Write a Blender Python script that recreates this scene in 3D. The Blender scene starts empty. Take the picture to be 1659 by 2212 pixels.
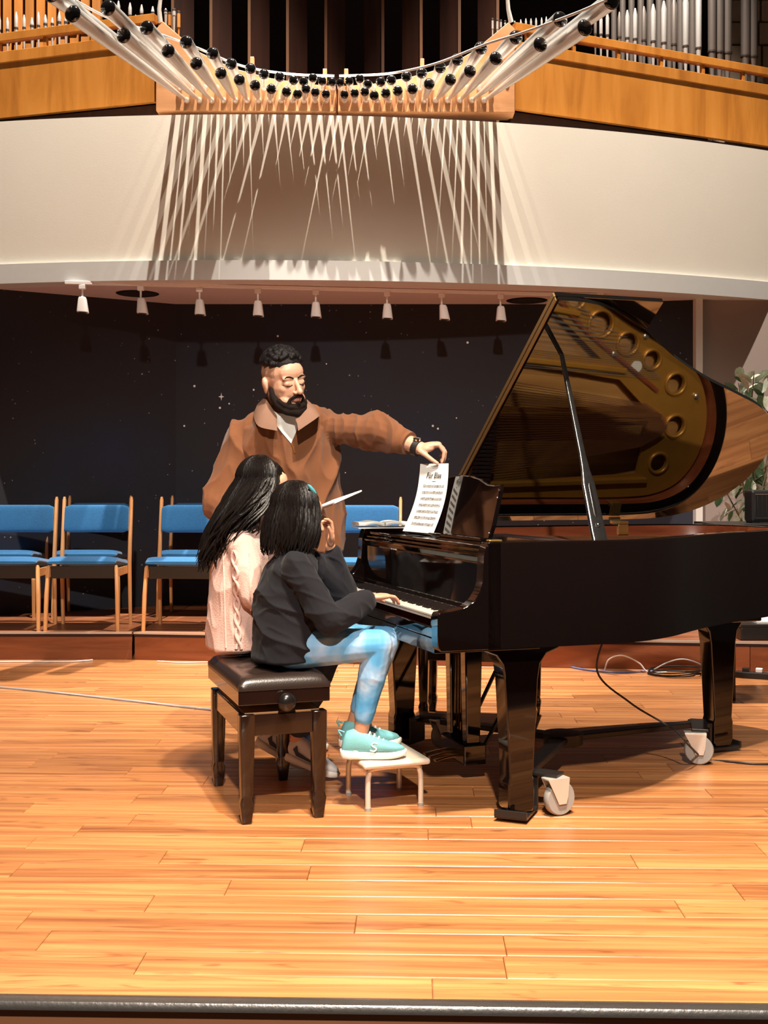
import bpy, bmesh, math, random
from mathutils import Vector, Matrix, noise
from mathutils.geometry import tessellate_polygon
from mathutils.bvhtree import BVHTree

random.seed(7)
SC = bpy.context.scene
COL = SC.collection
V = Vector

# ------------------------------------------------------------------ camera
HC, F, YH, XC = 1.21, 2500.0, 1045.0, 829.5     # eye height above the stage, focal length and horizon (1659 x 2212 frame)
cam_d = bpy.data.cameras.new('camera')
cam = bpy.data.objects.new('camera', cam_d)
COL.objects.link(cam)
cam.location = (0, 0, HC)
cam.rotation_euler = (math.pi / 2, 0, 0)
cam_d.sensor_width = 36
cam_d.lens = F / 2212 * 36
cam_d.shift_y = -(1106 - YH) / 2212
cam_d.clip_end = 100
SC.camera = cam

# ------------------------------------------------------------------ world, lights, exposure
w = bpy.data.worlds.new('world')
SC.world = w
w.use_nodes = True
w.node_tree.nodes['Background'].inputs[0].default_value = (1.0, 0.84, 0.70, 1)
w.node_tree.nodes['Background'].inputs[1].default_value = 0.038
SC.view_settings.view_transform = 'Standard'
SC.view_settings.look = 'None'
SC.view_settings.gamma = 1
SC.view_settings.exposure = 0.0
SC.view_settings.use_curve_mapping = False

def spot(name, loc, target, power, angle, size, col, blend=0.6):
    l = bpy.data.lights.new(name, 'SPOT')
    l.energy = power
    l.spot_size = math.radians(angle)
    l.spot_blend = blend
    l.shadow_soft_size = size
    l.color = col
    o = bpy.data.objects.new(name, l)
    COL.objects.link(o)
    o.location = loc
    o.rotation_euler = (V(target) - V(loc)).to_track_quat('-Z', 'Y').to_euler()
    return o

WARM = (1.0, 0.80, 0.58)
NEUT = (1.0, 0.90, 0.78)
spot('stage_spotlight_front', (0.9, 1.4, 7.2), (0.0, 3.8, 0.4), 2900, 52, 0.10, NEUT)
spot('stage_spotlight_house', (0.2, -2.2, 5.6), (0.1, 5.0, 0.8), 2500, 46, 0.12, NEUT)
spot('stage_spotlight_apron', (0.2, 1.6, 6.8), (0.1, 2.6, 0.0), 3000, 62, 0.25, WARM, 0.9)
spot('balcony_spotlight_west', (-1.1, 6.9, 11.2), (-2.05, 8.6, 3.4), 9500, 48, 0.035, NEUT, 0.6)
spot('balcony_spotlight_east', (1.2, 6.9, 11.2), (1.45, 8.6, 3.4), 9500, 48, 0.035, NEUT, 0.6)

# ------------------------------------------------------------------ helpers
def P(x, y, d):
    """world point seen at photograph pixel (x, y) when it stands d metres in front of the camera"""
    return V(((x - XC) / F * d, d, HC - (y - YH) / F * d))

def floor_d(y, z=0.0):
    return (HC - z) * F / (y - YH)

class MB:
    def __init__(s):
        s.v = []; s.f = []; s.m = []
    def add(s, vs, fs, m=0):
        o = len(s.v)
        s.v += [V(p) for p in vs]
        s.f += [tuple(i + o for i in f) for f in fs]
        s.m += [m] * len(fs)
        return s
    def box(s, c, size, M=None, m=0):
        hx, hy, hz = size[0] / 2, size[1] / 2, size[2] / 2
        vs = [V((x * hx, y * hy, z * hz)) for z in (-1, 1) for y in (-1, 1) for x in (-1, 1)]
        c = V(c)
        vs = [(M @ p if M else p) + c for p in vs]
        return s.add(vs, [(0, 2, 3, 1), (4, 5, 7, 6), (0, 1, 5, 4), (2, 6, 7, 3), (0, 4, 6, 2), (1, 3, 7, 5)], m)
    def span(s, a, b, m=0):
        a, b = V(a), V(b)
        d = b - a
        return s.box((a + b) / 2, (abs(d.x), abs(d.y), abs(d.z)), None, m)
    def frustum(s, c, lo, hi, h, m=0):
        """tapered square post: lo/hi = (sx, sy) at bottom/top; c = bottom centre"""
        c = V(c)
        vs = [c + V((x * lo[0] / 2, y * lo[1] / 2, 0)) for y in (-1, 1) for x in (-1, 1)]
        vs += [c + V((x * hi[0] / 2, y * hi[1] / 2, h)) for y in (-1, 1) for x in (-1, 1)]
        return s.add(vs, [(0, 2, 3, 1), (4, 5, 7, 6), (0, 1, 5, 4), (2, 6, 7, 3), (0, 4, 6, 2), (1, 3, 7, 5)], m)
    def bar(s, a, b, wd, th, up=(0, 0, 1), w2=None, th2=None, m=0):
        """rectangular bar from a to b, wd across, th along up"""
        a, b = V(a), V(b)
        d = (b - a).normalized()
        sd = d.cross(V(up)).normalized()
        u = sd.cross(d).normalized()
        w2 = w2 or wd; th2 = th2 or th
        vs = []
        for p, ww, tt in ((a, wd, th), (b, w2, th2)):
            for q in (-1, 1):
                for r in (-1, 1):
                    vs.append(p + sd * (r * ww / 2) + u * (q * tt / 2))
        return s.add(vs, [(0, 2, 3, 1), (4, 5, 7, 6), (0, 1, 5, 4), (2, 6, 7, 3), (0, 4, 6, 2), (1, 3, 7, 5)], m)
    def tube(s, pts, r, n=8, m=0, cap=True, flat=None):
        pts = [V(p) for p in pts]
        N = len(pts)
        rs = r if isinstance(r, (list, tuple)) else [r] * N
        o = len(s.v)
        prev = None
        vs = []
        for i, p in enumerate(pts):
            t = (pts[min(i + 1, N - 1)] - pts[max(i - 1, 0)])
            t = t.normalized() if t.length > 1e-9 else V((0, 0, 1))
            if prev is None:
                a = t.orthogonal().normalized()
            else:
                a = prev - t * prev.dot(t)
                a = a.normalized() if a.length > 1e-6 else t.orthogonal().normalized()
            prev = a
            b = t.cross(a)
            for k in range(n):
                an = 2 * math.pi * k / n
                vs.append(p + (a * math.cos(an) + b * math.sin(an)) * rs[i])
        fs = []
        for i in range(N - 1):
            for k in range(n):
                k2 = (k + 1) % n
                fs.append((i * n + k, i * n + k2, (i + 1) * n + k2, (i + 1) * n + k))
        if cap:
            fs.append(tuple(range(n - 1, -1, -1)))
            fs.append(tuple((N - 1) * n + k for k in range(n)))
        return s.add(vs, fs, m)
    def loft(s, rings, n=24, m=0, cap=True, power=2.0):
        """rings: (centre, half-axis a, half-axis b)"""
        vs = []
        for c, a, b in rings:
            c, a, b = V(c), V(a), V(b)
            for k in range(n):
                an = 2 * math.pi * k / n
                ca, sa = math.cos(an), math.sin(an)
                if power != 2.0:
                    ca = math.copysign(abs(ca) ** (2 / power), ca); sa = math.copysign(abs(sa) ** (2 / power), sa)
                vs.append(c + a * ca + b * sa)
        fs = []
        for i in range(len(rings) - 1):
            for k in range(n):
                k2 = (k + 1) % n
                fs.append((i * n + k, i * n + k2, (i + 1) * n + k2, (i + 1) * n + k))
        if cap:
            fs.append(tuple(range(n - 1, -1, -1)))
            fs.append(tuple((len(rings) - 1) * n + k for k in range(n)))
        return s.add(vs, fs, m)
    def ell(s, c, r, M=None, nu=16, nv=10, m=0):
        c = V(c)
        if isinstance(r, (int, float)): r = (r, r, r)
        vs = [V((0, 0, -r[2]))]
        for j in range(1, nv):
            ph = math.pi * j / nv - math.pi / 2
            for k in range(nu):
                th = 2 * math.pi * k / nu
                vs.append(V((r[0] * math.cos(ph) * math.cos(th), r[1] * math.cos(ph) * math.sin(th), r[2] * math.sin(ph))))
        vs.append(V((0, 0, r[2])))
        fs = []
        for k in range(nu):
            fs.append((0, 1 + (k + 1) % nu, 1 + k))
        for j in range(nv - 2):
            for k in range(nu):
                a = 1 + j * nu
                fs.append((a + k, a + (k + 1) % nu, a + nu + (k + 1) % nu, a + nu + k))
        t = len(vs) - 1
        for k in range(nu):
            fs.append((t, t - nu + k, t - nu + (k + 1) % nu))
        vs = [(M @ p if M else p) + c for p in vs]
        return s.add(vs, fs, m)
    def chain(s, pts, rs, n=14, m=0):
        """tapered limb: closed frusta with spheres at the joints (for voxel union)"""
        for i, p in enumerate(pts):
            s.ell(p, rs[i], None, 14, 9, m)
        for i in range(len(pts) - 1):
            s.tube([pts[i], pts[i + 1]], [rs[i], rs[i + 1]], n, m)
        return s
    def lathe(s, prof, o=(0, 0, 0), ax=(0, 0, 1), n=16, m=0, cap=True):
        o, ax = V(o), V(ax).normalized()
        a = ax.orthogonal().normalized(); b = ax.cross(a)
        return s.loft([(o + ax * z, a * r, b * r) for r, z in prof], n, m, cap)
    def prism(s, poly, o, ex, ey, en, th, m=0, mside=None):
        """extrude polygon (list of 2-tuples) along en by th"""
        o, ex, ey, en = V(o), V(ex), V(ey), V(en)
        n = len(poly)
        lo = [o + ex * p[0] + ey * p[1] for p in poly]
        hi = [p + en * th for p in lo]
        tri = tessellate_polygon([[V((p[0], p[1], 0)) for p in poly]])
        k = len(s.v)
        s.add(lo + hi, [], m)
        for t in tri:
            s.f.append((k + t[0], k + t[1], k + t[2])); s.m.append(m)
            s.f.append((k + n + t[2], k + n + t[1], k + n + t[0])); s.m.append(m)
        for i in range(n):
            j = (i + 1) % n
            s.f.append((k + i, k + j, k + n + j, k + n + i)); s.m.append(m if mside is None else mside)
        return s
    def xform(s, M, start=0):
        for i in range(start, len(s.v)):
            s.v[i] = M @ s.v[i]
        return s

def finish(me, angle=35, fix=True):
    if fix:
        bm = bmesh.new(); bm.from_mesh(me)
        bmesh.ops.recalc_face_normals(bm, faces=bm.faces)
        bm.to_mesh(me); bm.free()
    if angle:
        me.polygons.foreach_set('use_smooth', [True] * len(me.polygons))
        if angle < 180:
            me.set_sharp_from_angle(angle=math.radians(angle))
    me.update()

def mesh_of(name, mb, mats, org=None, angle=35):
    me = bpy.data.meshes.new(name)
    o = V(org) if org is not None else V((0, 0, 0))
    me.from_pydata([p - o for p in mb.v], [], mb.f)
    mats = mats if isinstance(mats, (list, tuple)) else [mats]
    for m in mats: me.materials.append(m)
    if len(mats) > 1: me.polygons.foreach_set('material_index', mb.m)
    finish(me, angle)
    return me

def link(name, me, parent=None, loc=None):
    o = bpy.data.objects.new(name, me)
    COL.objects.link(o)
    if parent is not None: o.parent = parent
    if loc is not None: o.location = loc
    return o

def part(name, mb, mats, parent, org=None, angle=35, bevel=0, label=None, seg=2):
    o = link(name, mesh_of(name, mb, mats, org, angle), parent)
    if bevel: bev(o, bevel, seg)
    if label: o['label'] = label
    return o

def bev(o, wd, seg=2):
    m = o.modifiers.new('bevel', 'BEVEL')
    m.width = wd; m.segments = seg; m.limit_method = 'ANGLE'; m.angle_limit = math.radians(40)
    m.harden_normals = False
    return o

def tag(o, label, cat, group=None):
    o['label'] = label; o['category'] = cat
    if group: o['group'] = group
    return o

def thing(name, label, cat, loc=(0, 0, 0), rz=0, group=None):
    o = bpy.data.objects.new(name, None)
    COL.objects.link(o)
    o.location = loc; o.rotation_euler = (0, 0, rz)
    o.empty_display_size = 0.1
    return tag(o, label, cat, group)

def solo(name, mb, mats, label, cat, org=(0, 0, 0), group=None, angle=35, bevel=0, local=False):
    o = link(name, mesh_of(name, mb, mats, None if local else org, angle), None, org)
    if bevel: bev(o, bevel)
    return tag(o, label, cat, group)

def struct(name, mb, mats, angle=35, bevel=0, label=None):
    o = link(name, mesh_of(name, mb, mats, None, angle))
    o['kind'] = 'structure'
    if label: o['label'] = label
    if bevel: bev(o, bevel)
    return o

def copy_tree(o, parent=None):
    c = o.copy(); COL.objects.link(c); c.parent = parent
    for ch in o.children: copy_tree(ch, c)
    return c

def voxel(mb, size, smooth=4, factor=0.5):
    """one continuous skin around overlapping closed shapes"""
    me = bpy.data.meshes.new('tmp')
    me.from_pydata([tuple(p) for p in mb.v], [], mb.f)
    finish(me, 0)
    o = bpy.data.objects.new('tmp', me)
    COL.objects.link(o)
    r = o.modifiers.new('r', 'REMESH'); r.mode = 'VOXEL'; r.voxel_size = size
    if smooth:
        sm = o.modifiers.new('s', 'SMOOTH'); sm.iterations = smooth; sm.factor = factor
    dg = bpy.context.evaluated_depsgraph_get()
    out = bpy.data.meshes.new_from_object(o.evaluated_get(dg))
    bpy.data.objects.remove(o); bpy.data.meshes.remove(me)
    out.polygons.foreach_set('use_smooth', [True] * len(out.polygons))
    return out

def voxpart(name, mb, size, mat, parent, org, smooth=4, fold=None, label=None, factor=0.5, matfn=None):
    me = voxel(mb, size, smooth, factor)
    me.name = name
    if fold:
        nr = [v.normal.copy() for v in me.vertices]
        for v, n in zip(me.vertices, nr):
            v.co = v.co + n * fold(v.co, n)
    mats = mat if isinstance(mat, (list, tuple)) else [mat]
    me.materials.clear()
    for m in mats: me.materials.append(m)
    if matfn:
        for p in me.polygons: p.material_index = matfn(p.center, p.normal)
    o0 = V(org)
    for v in me.vertices: v.co = v.co - o0
    me.update()
    o = link(name, me, parent)
    if label: o['label'] = label
    return o

ORD = ['', 'first', 'second', 'third', 'fourth', 'fifth', 'sixth', 'seventh', 'eighth', 'ninth', 'tenth', 'eleventh', 'twelfth',
       'thirteenth', 'fourteenth', 'fifteenth', 'sixteenth', 'seventeenth', 'eighteenth', 'nineteenth', 'twentieth', 'twenty-first',
       'twenty-second', 'twenty-third', 'twenty-fourth', 'twenty-fifth', 'twenty-sixth', 'twenty-seventh', 'twenty-eighth', 'twenty-ninth', 'thirtieth']

def catmull(pts, sub=8, closed=False):
    pts = [V(p) for p in pts]
    out = []
    n = len(pts)
    rng = n if closed else n - 1
    for i in range(rng):
        if closed:
            p0, p1, p2, p3 = pts[(i - 1) % n], pts[i], pts[(i + 1) % n], pts[(i + 2) % n]
        else:
            p0 = pts[i - 1] if i else pts[0] * 2 - pts[1]
            p1, p2 = pts[i], pts[i + 1]
            p3 = pts[i + 2] if i + 2 < n else pts[i + 1] * 2 - pts[i]
        for k in range(sub):
            t = k / sub
            out.append(0.5 * ((2 * p1) + (p2 - p0) * t + (2 * p0 - 5 * p1 + 4 * p2 - p3) * t * t + (3 * p1 - p0 - 3 * p2 + p3) * t ** 3))
    if not closed: out.append(pts[-1])
    return out

# ------------------------------------------------------------------ materials
def newmat(name):
    m = bpy.data.materials.new(name)
    m.use_nodes = True
    nt = m.node_tree
    return m, nt, nt.nodes['Principled BSDF']

def mat(name, col, rough=0.5, metal=0.0, coat=0.0, ior=1.5, spec=0.5, noise_amt=0.06, nscale=20, bump=0.0, bscale=60, sheen=0.0, emit=None, coat_rough=0.03, sss=0.0):
    m, nt, b = newmat(name)
    c = (*col, 1) if len(col) == 3 else col
    tc = nt.nodes.new('ShaderNodeTexCoord')
    nz = nt.nodes.new('ShaderNodeTexNoise')
    nz.inputs['Scale'].default_value = nscale
    nz.inputs['Detail'].default_value = 4
    nt.links.new(tc.outputs['Object'], nz.inputs['Vector'])
    mx = nt.nodes.new('ShaderNodeMix'); mx.data_type = 'RGBA'
    mx.inputs[6].default_value = tuple(max(0, x * (1 - noise_amt)) for x in c[:3]) + (1,)
    mx.inputs[7].default_value = tuple(min(1, x * (1 + noise_amt)) for x in c[:3]) + (1,)
    nt.links.new(nz.outputs['Fac'], mx.inputs[0])
    nt.links.new(mx.outputs[2], b.inputs['Base Color'])
    b.inputs['Roughness'].default_value = rough
    b.inputs['Metallic'].default_value = metal
    b.inputs['IOR'].default_value = ior
    b.inputs['Specular IOR Level'].default_value = spec
    b.inputs['Coat Weight'].default_value = coat
    b.inputs['Coat Roughness'].default_value = coat_rough
    if sheen:
        b.inputs['Sheen Weight'].default_value = sheen
        b.inputs['Sheen Roughness'].default_value = 0.5
    if sss:
        b.inputs['Subsurface Weight'].default_value = sss
        b.inputs['Subsurface Radius'].default_value = (0.012, 0.005, 0.003)
        b.inputs['Subsurface Scale'].default_value = 1.0
    if bump:
        n2 = nt.nodes.new('ShaderNodeTexNoise'); n2.inputs['Scale'].default_value = bscale; n2.inputs['Detail'].default_value = 3
        nt.links.new(tc.outputs['Object'], n2.inputs['Vector'])
        bp = nt.nodes.new('ShaderNodeBump'); bp.inputs['Strength'].default_value = bump; bp.inputs['Distance'].default_value = 0.004
        nt.links.new(n2.outputs['Fac'], bp.inputs['Height'])
        nt.links.new(bp.outputs['Normal'], b.inputs['Normal'])
    return m

def ramp(nt, stops):
    r = nt.nodes.new('ShaderNodeValToRGB')
    e = r.color_ramp.elements
    while len(e) < len(stops): e.new(0.5)
    for i, (p, c) in enumerate(stops):
        e[i].position = p; e[i].color = (*c, 1)
    return r

def wood(name, dark, mid, light, axis=0, scale=6, stretch=14, rough=0.35, coat=0.0, vary=0.35, per_object=True, knots=0.0):
    m, nt, b = newmat(name)
    tc = nt.nodes.new('ShaderNodeTexCoord')
    oi = nt.nodes.new('ShaderNodeObjectInfo')
    mp = nt.nodes.new('ShaderNodeMapping')
    sc = [scale * stretch ** 0.5] * 3
    sc[axis] = scale / stretch ** 0.5
    mp.inputs['Scale'].default_value = sc
    if per_object:
        ml = nt.nodes.new('ShaderNodeMath'); ml.operation = 'MULTIPLY'; ml.inputs[1].default_value = 91.0
        nt.links.new(oi.outputs['Random'], ml.inputs[0])
        cb = nt.nodes.new('ShaderNodeCombineXYZ')
        for i in range(3): nt.links.new(ml.outputs[0], cb.inputs[i])
        ad = nt.nodes.new('ShaderNodeVectorMath'); ad.operation = 'ADD'
        nt.links.new(tc.outputs['Object'], ad.inputs[0]); nt.links.new(cb.outputs[0], ad.inputs[1])
        nt.links.new(ad.outputs[0], mp.inputs['Vector'])
    else:
        nt.links.new(tc.outputs['Object'], mp.inputs['Vector'])
    nz = nt.nodes.new('ShaderNodeTexNoise')
    nz.inputs['Scale'].default_value = 1.0; nz.inputs['Detail'].default_value = 7; nz.inputs['Roughness'].default_value = 0.6
    nz.inputs['Distortion'].default_value = 0.6
    nt.links.new(mp.outputs[0], nz.inputs['Vector'])
    r = ramp(nt, [(0.31, dark), (0.52, mid), (0.74, light)])
    nt.links.new(nz.outputs['Fac'], r.inputs[0])
    hs = nt.nodes.new('ShaderNodeHueSaturation')
    mr = nt.nodes.new('ShaderNodeMapRange')
    mr.inputs[3].default_value = 1 - vary; mr.inputs[4].default_value = 1 + vary * 0.6
    nt.links.new(oi.outputs['Random'], mr.inputs[0])
    if per_object: nt.links.new(mr.outputs[0], hs.inputs['Value'])
    nt.links.new(r.outputs[0], hs.inputs['Color'])
    last = hs.outputs[0]
    if knots:
        n3 = nt.nodes.new('ShaderNodeTexNoise'); n3.inputs['Scale'].default_value = 1.0; n3.inputs['Detail'].default_value = 3; n3.inputs['Distortion'].default_value = 1.6
        mp3 = nt.nodes.new('ShaderNodeMapping')
        s3 = [16.0] * 3; s3[axis] = 3.0
        mp3.inputs['Scale'].default_value = s3
        nt.links.new(ad.outputs[0], mp3.inputs['Vector']); nt.links.new(mp3.outputs[0], n3.inputs['Vector'])
        rk = ramp(nt, [(0.60, (0, 0, 0)), (0.72, (1, 1, 1))])
        nt.links.new(n3.outputs['Fac'], rk.inputs[0])
        mk = nt.nodes.new('ShaderNodeMath'); mk.operation = 'MULTIPLY'; mk.inputs[1].default_value = knots
        nt.links.new(rk.outputs[0], mk.inputs[0])
        mx = nt.nodes.new('ShaderNodeMix'); mx.data_type = 'RGBA'
        mx.inputs[7].default_value = (dark[0] * 0.55, dark[1] * 0.5, dark[2] * 0.5, 1)
        nt.links.new(mk.outputs[0], mx.inputs[0]); nt.links.new(last, mx.inputs[6])
        last = mx.outputs[2]
    nt.links.new(last, b.inputs['Base Color'])
    b.inputs['Roughness'].default_value = rough
    b.inputs['Coat Weight'].default_value = coat
    b.inputs['Coat Roughness'].default_value = 0.08
    return m

M = {}
M['floor'] = wood('floor_wood', (0.30, 0.105, 0.038), (0.50, 0.20, 0.070), (0.66, 0.31, 0.115), 0, 5, 26, 0.30, 0.0, 0.22, True, 0.6)
M['joint'] = mat('floor_joint', (0.30, 0.12, 0.05), 0.8)
M['riser'] = wood('riser_wood', (0.16, 0.045, 0.018), (0.28, 0.085, 0.032), (0.38, 0.13, 0.05), 0, 3, 12, 0.35, 0.0, 0.25)
M['risertop'] = wood('riser_top_wood', (0.16, 0.05, 0.02), (0.30, 0.10, 0.04), (0.42, 0.16, 0.07), 0, 3, 12, 0.4, 0.0, 0.2)
M['nosing'] = mat('metal_nosing', (0.30, 0.28, 0.27), 0.28, 0.9, bump=0.2, bscale=90)
M['nosing_light'] = mat('worn_aluminium_edge', (0.72, 0.62, 0.52), 0.35, 0.6)
M['carpet'] = mat('hall_carpet', (0.05, 0.03, 0.025), 0.95, bump=0.6, bscale=300)
M['plaster'] = mat('cream_plaster', (0.78, 0.72, 0.62), 0.85, noise_amt=0.03, nscale=2.5, bump=0.08, bscale=120)
M['lip'] = mat('white_trim_paint', (0.62, 0.62, 0.60), 0.6, noise_amt=0.03)
M['soffit'] = mat('soffit_paint', (0.62, 0.52, 0.50), 0.8, noise_amt=0.03)
M['taupe'] = mat('taupe_wall_paint', (0.34, 0.27, 0.24), 0.85, noise_amt=0.04, nscale=3)
M['whitepaint'] = mat('white_paint', (0.78, 0.76, 0.72), 0.5)
M['organwood'] = wood('organ_case_wood', (0.36, 0.125, 0.018), (0.50, 0.19, 0.03), (0.58, 0.24, 0.05), 2, 2.2, 8, 0.38, 0.0, 0.08)
M['chestwood'] = wood('chest_wood', (0.50, 0.22, 0.085), (0.62, 0.30, 0.13), (0.70, 0.37, 0.18), 0, 2.5, 9, 0.45, 0.0, 0.06)
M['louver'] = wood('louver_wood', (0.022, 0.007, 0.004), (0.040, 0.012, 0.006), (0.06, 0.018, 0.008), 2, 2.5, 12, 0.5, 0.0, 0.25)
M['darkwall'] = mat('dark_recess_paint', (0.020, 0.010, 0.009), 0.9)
M['stone'] = mat('rough_stone', (0.40, 0.30, 0.22), 0.9, noise_amt=0.2, nscale=9, bump=0.5, bscale=30)
M['mortar'] = mat('mortar', (0.20, 0.15, 0.12), 0.95)
M['silver'] = mat('polished_pipe_metal', (0.80, 0.78, 0.75), 0.30, 0.55, spec=0.7)
M['pipegrey'] = mat('dull_pipe_metal', (0.36, 0.31, 0.28), 0.38, 0.7)
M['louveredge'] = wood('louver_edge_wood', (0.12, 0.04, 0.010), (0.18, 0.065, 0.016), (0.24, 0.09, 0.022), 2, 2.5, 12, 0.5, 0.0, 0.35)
M['pipewood'] = wood('wooden_pipe', (0.34, 0.12, 0.02), (0.46, 0.17, 0.03), (0.55, 0.22, 0.05), 2, 2.5, 10, 0.45, 0.0, 0.2)
M['bell'] = mat('black_gloss_bell', (0.006, 0.005, 0.005), 0.12, 0.0, coat=1.0)
M['lampwhite'] = mat('white_lamp_metal', (0.85, 0.82, 0.80), 0.45)
M['grille'] = mat('black_grille', (0.02, 0.014, 0.012), 0.6)
M['piano'] = mat('black_piano_lacquer', (0.0035, 0.0018, 0.0016), 0.05, 0.0, coat=0.35, ior=1.5, spec=0.5, noise_amt=0.1)
M['lidblack'] = mat('mirror_black_lacquer', (0.004, 0.003, 0.0025), 0.035, 0.0, coat=1.0, ior=1.9, spec=0.7)
M['lidblack'].node_tree.nodes['Principled BSDF'].inputs['Coat IOR'].default_value = 1.7
M['mahog'] = wood('mahogany_rim', (0.13, 0.028, 0.010), (0.21, 0.05, 0.018), (0.29, 0.08, 0.03), 0, 3, 10, 0.25, 0.3, 0.05)
M['gold'] = mat('gold_iron_plate', (0.44, 0.20, 0.030), 0.38, 0.5, noise_amt=0.15, nscale=14)
M['soundboard'] = wood('soundboard_spruce', (0.30, 0.13, 0.035), (0.38, 0.18, 0.05), (0.46, 0.24, 0.075), 0, 4, 18, 0.4, 0.2, 0.05)
M['copper'] = mat('copper_strings', (0.52, 0.22, 0.11), 0.35, 0.8)
M['steelstr'] = mat('steel_strings', (0.62, 0.56, 0.48), 0.3, 0.9)
M['prop'] = mat('scuffed_black_lacquer', (0.010, 0.009, 0.009), 0.17, coat=1.0, ior=2.0, spec=0.9, noise_amt=0.5, nscale=30, bump=0.25, bscale=25, coat_rough=0.12)
M['brass'] = mat('polished_brass', (0.78, 0.50, 0.17), 0.25, 0.9)
M['oldbrass'] = mat('worn_brass_hinge', (0.50, 0.30, 0.12), 0.35, 0.8)
M['ivory'] = mat('ivory_white_key', (0.86, 0.82, 0.72), 0.22, coat=0.4, noise_amt=0.02)
M['keyblack'] = mat('ebony_key', (0.008, 0.006, 0.006), 0.25)
M['felt'] = mat('dark_felt', (0.03, 0.012, 0.012), 0.9)
M['chrome'] = mat('polished_steel', (0.80, 0.80, 0.82), 0.12, 1.0)
M['iron'] = mat('black_painted_steel', (0.018, 0.015, 0.014), 0.35, 0.2)
M['rubber'] = mat('grey_rubber', (0.30, 0.28, 0.26), 0.55)
M['fork'] = mat('zinc_fork', (0.72, 0.68, 0.62), 0.35, 0.5)
M['bench'] = mat('dark_walnut_lacquer', (0.012, 0.005, 0.0035), 0.14, coat=0.3, noise_amt=0.3, nscale=9)
M['leather'] = mat('brown_black_leather', (0.022, 0.013, 0.010), 0.30, coat=0.25, bump=0.12, bscale=180, coat_rough=0.2)
M['stoolmetal'] = mat('cream_enamel_tube', (0.72, 0.68, 0.60), 0.3, 0.4)
M['stooltop'] = mat('cream_stool_top', (0.72, 0.62, 0.52), 0.5, bump=0.2, bscale=120)
M['chairwood'] = wood('chair_beech', (0.52, 0.22, 0.075), (0.66, 0.32, 0.12), (0.74, 0.40, 0.17), 2, 4, 12, 0.4, 0.1, 0.1)
M['chairdark'] = mat('dark_chair_frame', (0.020, 0.012, 0.007), 0.5)
M['blue'] = mat('blue_chair_fabric', (0.008, 0.125, 0.32), 0.85, noise_amt=0.25, nscale=70, bump=0.4, bscale=260, sheen=0.3)
M['paper'] = mat('white_paper', (0.84, 0.82, 0.78), 0.7, noise_amt=0.02)
M['ink'] = mat('grey_print', (0.22, 0.21, 0.21), 0.8)
M['inkdark'] = mat('black_print', (0.03, 0.03, 0.03), 0.8)
M['skin'] = mat('light_skin', (0.66, 0.36, 0.24), 0.48, noise_amt=0.05, nscale=30, sss=0.12)
M['skin2'] = mat('tan_skin', (0.56, 0.28, 0.17), 0.48, noise_amt=0.05, nscale=30, sss=0.12)
M['lips'] = mat('lips', (0.50, 0.22, 0.18), 0.45)
M['fade'] = mat('shaved_hair_skin', (0.40, 0.215, 0.135), 0.6, noise_amt=0.2, nscale=200)
M['hairblack'] = mat('black_hair', (0.005, 0.003, 0.003), 0.6, spec=0.25, noise_amt=0.4, nscale=120, bump=0.5, bscale=240)
M['beard'] = mat('dark_beard', (0.012, 0.006, 0.004), 0.75, spec=0.2, noise_amt=0.5, nscale=220, bump=0.8, bscale=400)
M['knit_brown'] = mat('brown_knit', (0.195, 0.068, 0.023), 0.9, noise_amt=0.15, nscale=9, bump=0.25, bscale=420, sheen=0.12)
M['collar'] = mat('taupe_collar_lining', (0.24, 0.125, 0.080), 0.85, noise_amt=0.08, bump=0.2, bscale=300)
M['tee'] = mat('white_tee', (0.82, 0.79, 0.74), 0.85, bump=0.1, bscale=300)
M['trousers_light'] = mat('charcoal_trousers', (0.025, 0.023, 0.025), 0.85, bump=0.1, bscale=300)
M['navy'] = mat('charcoal_navy_sweater', (0.0085, 0.0082, 0.0115), 0.9, spec=0.25, noise_amt=0.15, nscale=8, bump=0.3, bscale=350, sheen=0.05)
M['pink'] = mat('pink_cable_knit', (0.66, 0.42, 0.36), 0.88, noise_amt=0.06, nscale=40, bump=0.45, bscale=170, sheen=0.25)
M['pants_dark'] = mat('dark_blue_trousers', (0.020, 0.026, 0.048), 0.8, bump=0.1, bscale=300)
M['shoe_white'] = mat('white_shoe_leather', (0.74, 0.72, 0.74), 0.45)
M['shoe_navy'] = mat('navy_shoe_stripe', (0.012, 0.02, 0.045), 0.45)
M['shoe_aqua'] = mat('aqua_mesh_shoe', (0.17, 0.46, 0.50), 0.7, noise_amt=0.25, nscale=12, bump=0.3, bscale=350)
M['sole'] = mat('white_rubber_sole', (0.84, 0.80, 0.75), 0.5)
M['clip'] = mat('aqua_hair_clip', (0.10, 0.50, 0.62), 0.25, coat=0.6)
M['black_plastic'] = mat('black_plastic', (0.012, 0.010, 0.010), 0.4)
M['strap'] = mat('black_strap', (0.015, 0.012, 0.012), 0.5)
M['leaf'] = mat('variegated_leaf', (0.42, 0.46, 0.36), 0.5, noise_amt=0.6, nscale=10)
M['leafdark'] = mat('green_leaf', (0.06, 0.12, 0.05), 0.5, noise_amt=0.4, nscale=10)
M['stem'] = mat('plant_stem', (0.12, 0.08, 0.04), 0.8)
M['pot'] = mat('dark_pot', (0.10, 0.07, 0.05), 0.6)
M['cable_black'] = mat('black_cable', (0.012, 0.010, 0.010), 0.5)
M['cable_blue'] = mat('blue_cable', (0.16, 0.24, 0.60), 0.5)
M['cable_white'] = mat('white_cable', (0.75, 0.72, 0.70), 0.5)
M['cable_grey'] = mat('grey_cable', (0.34, 0.34, 0.36), 0.5)

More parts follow.
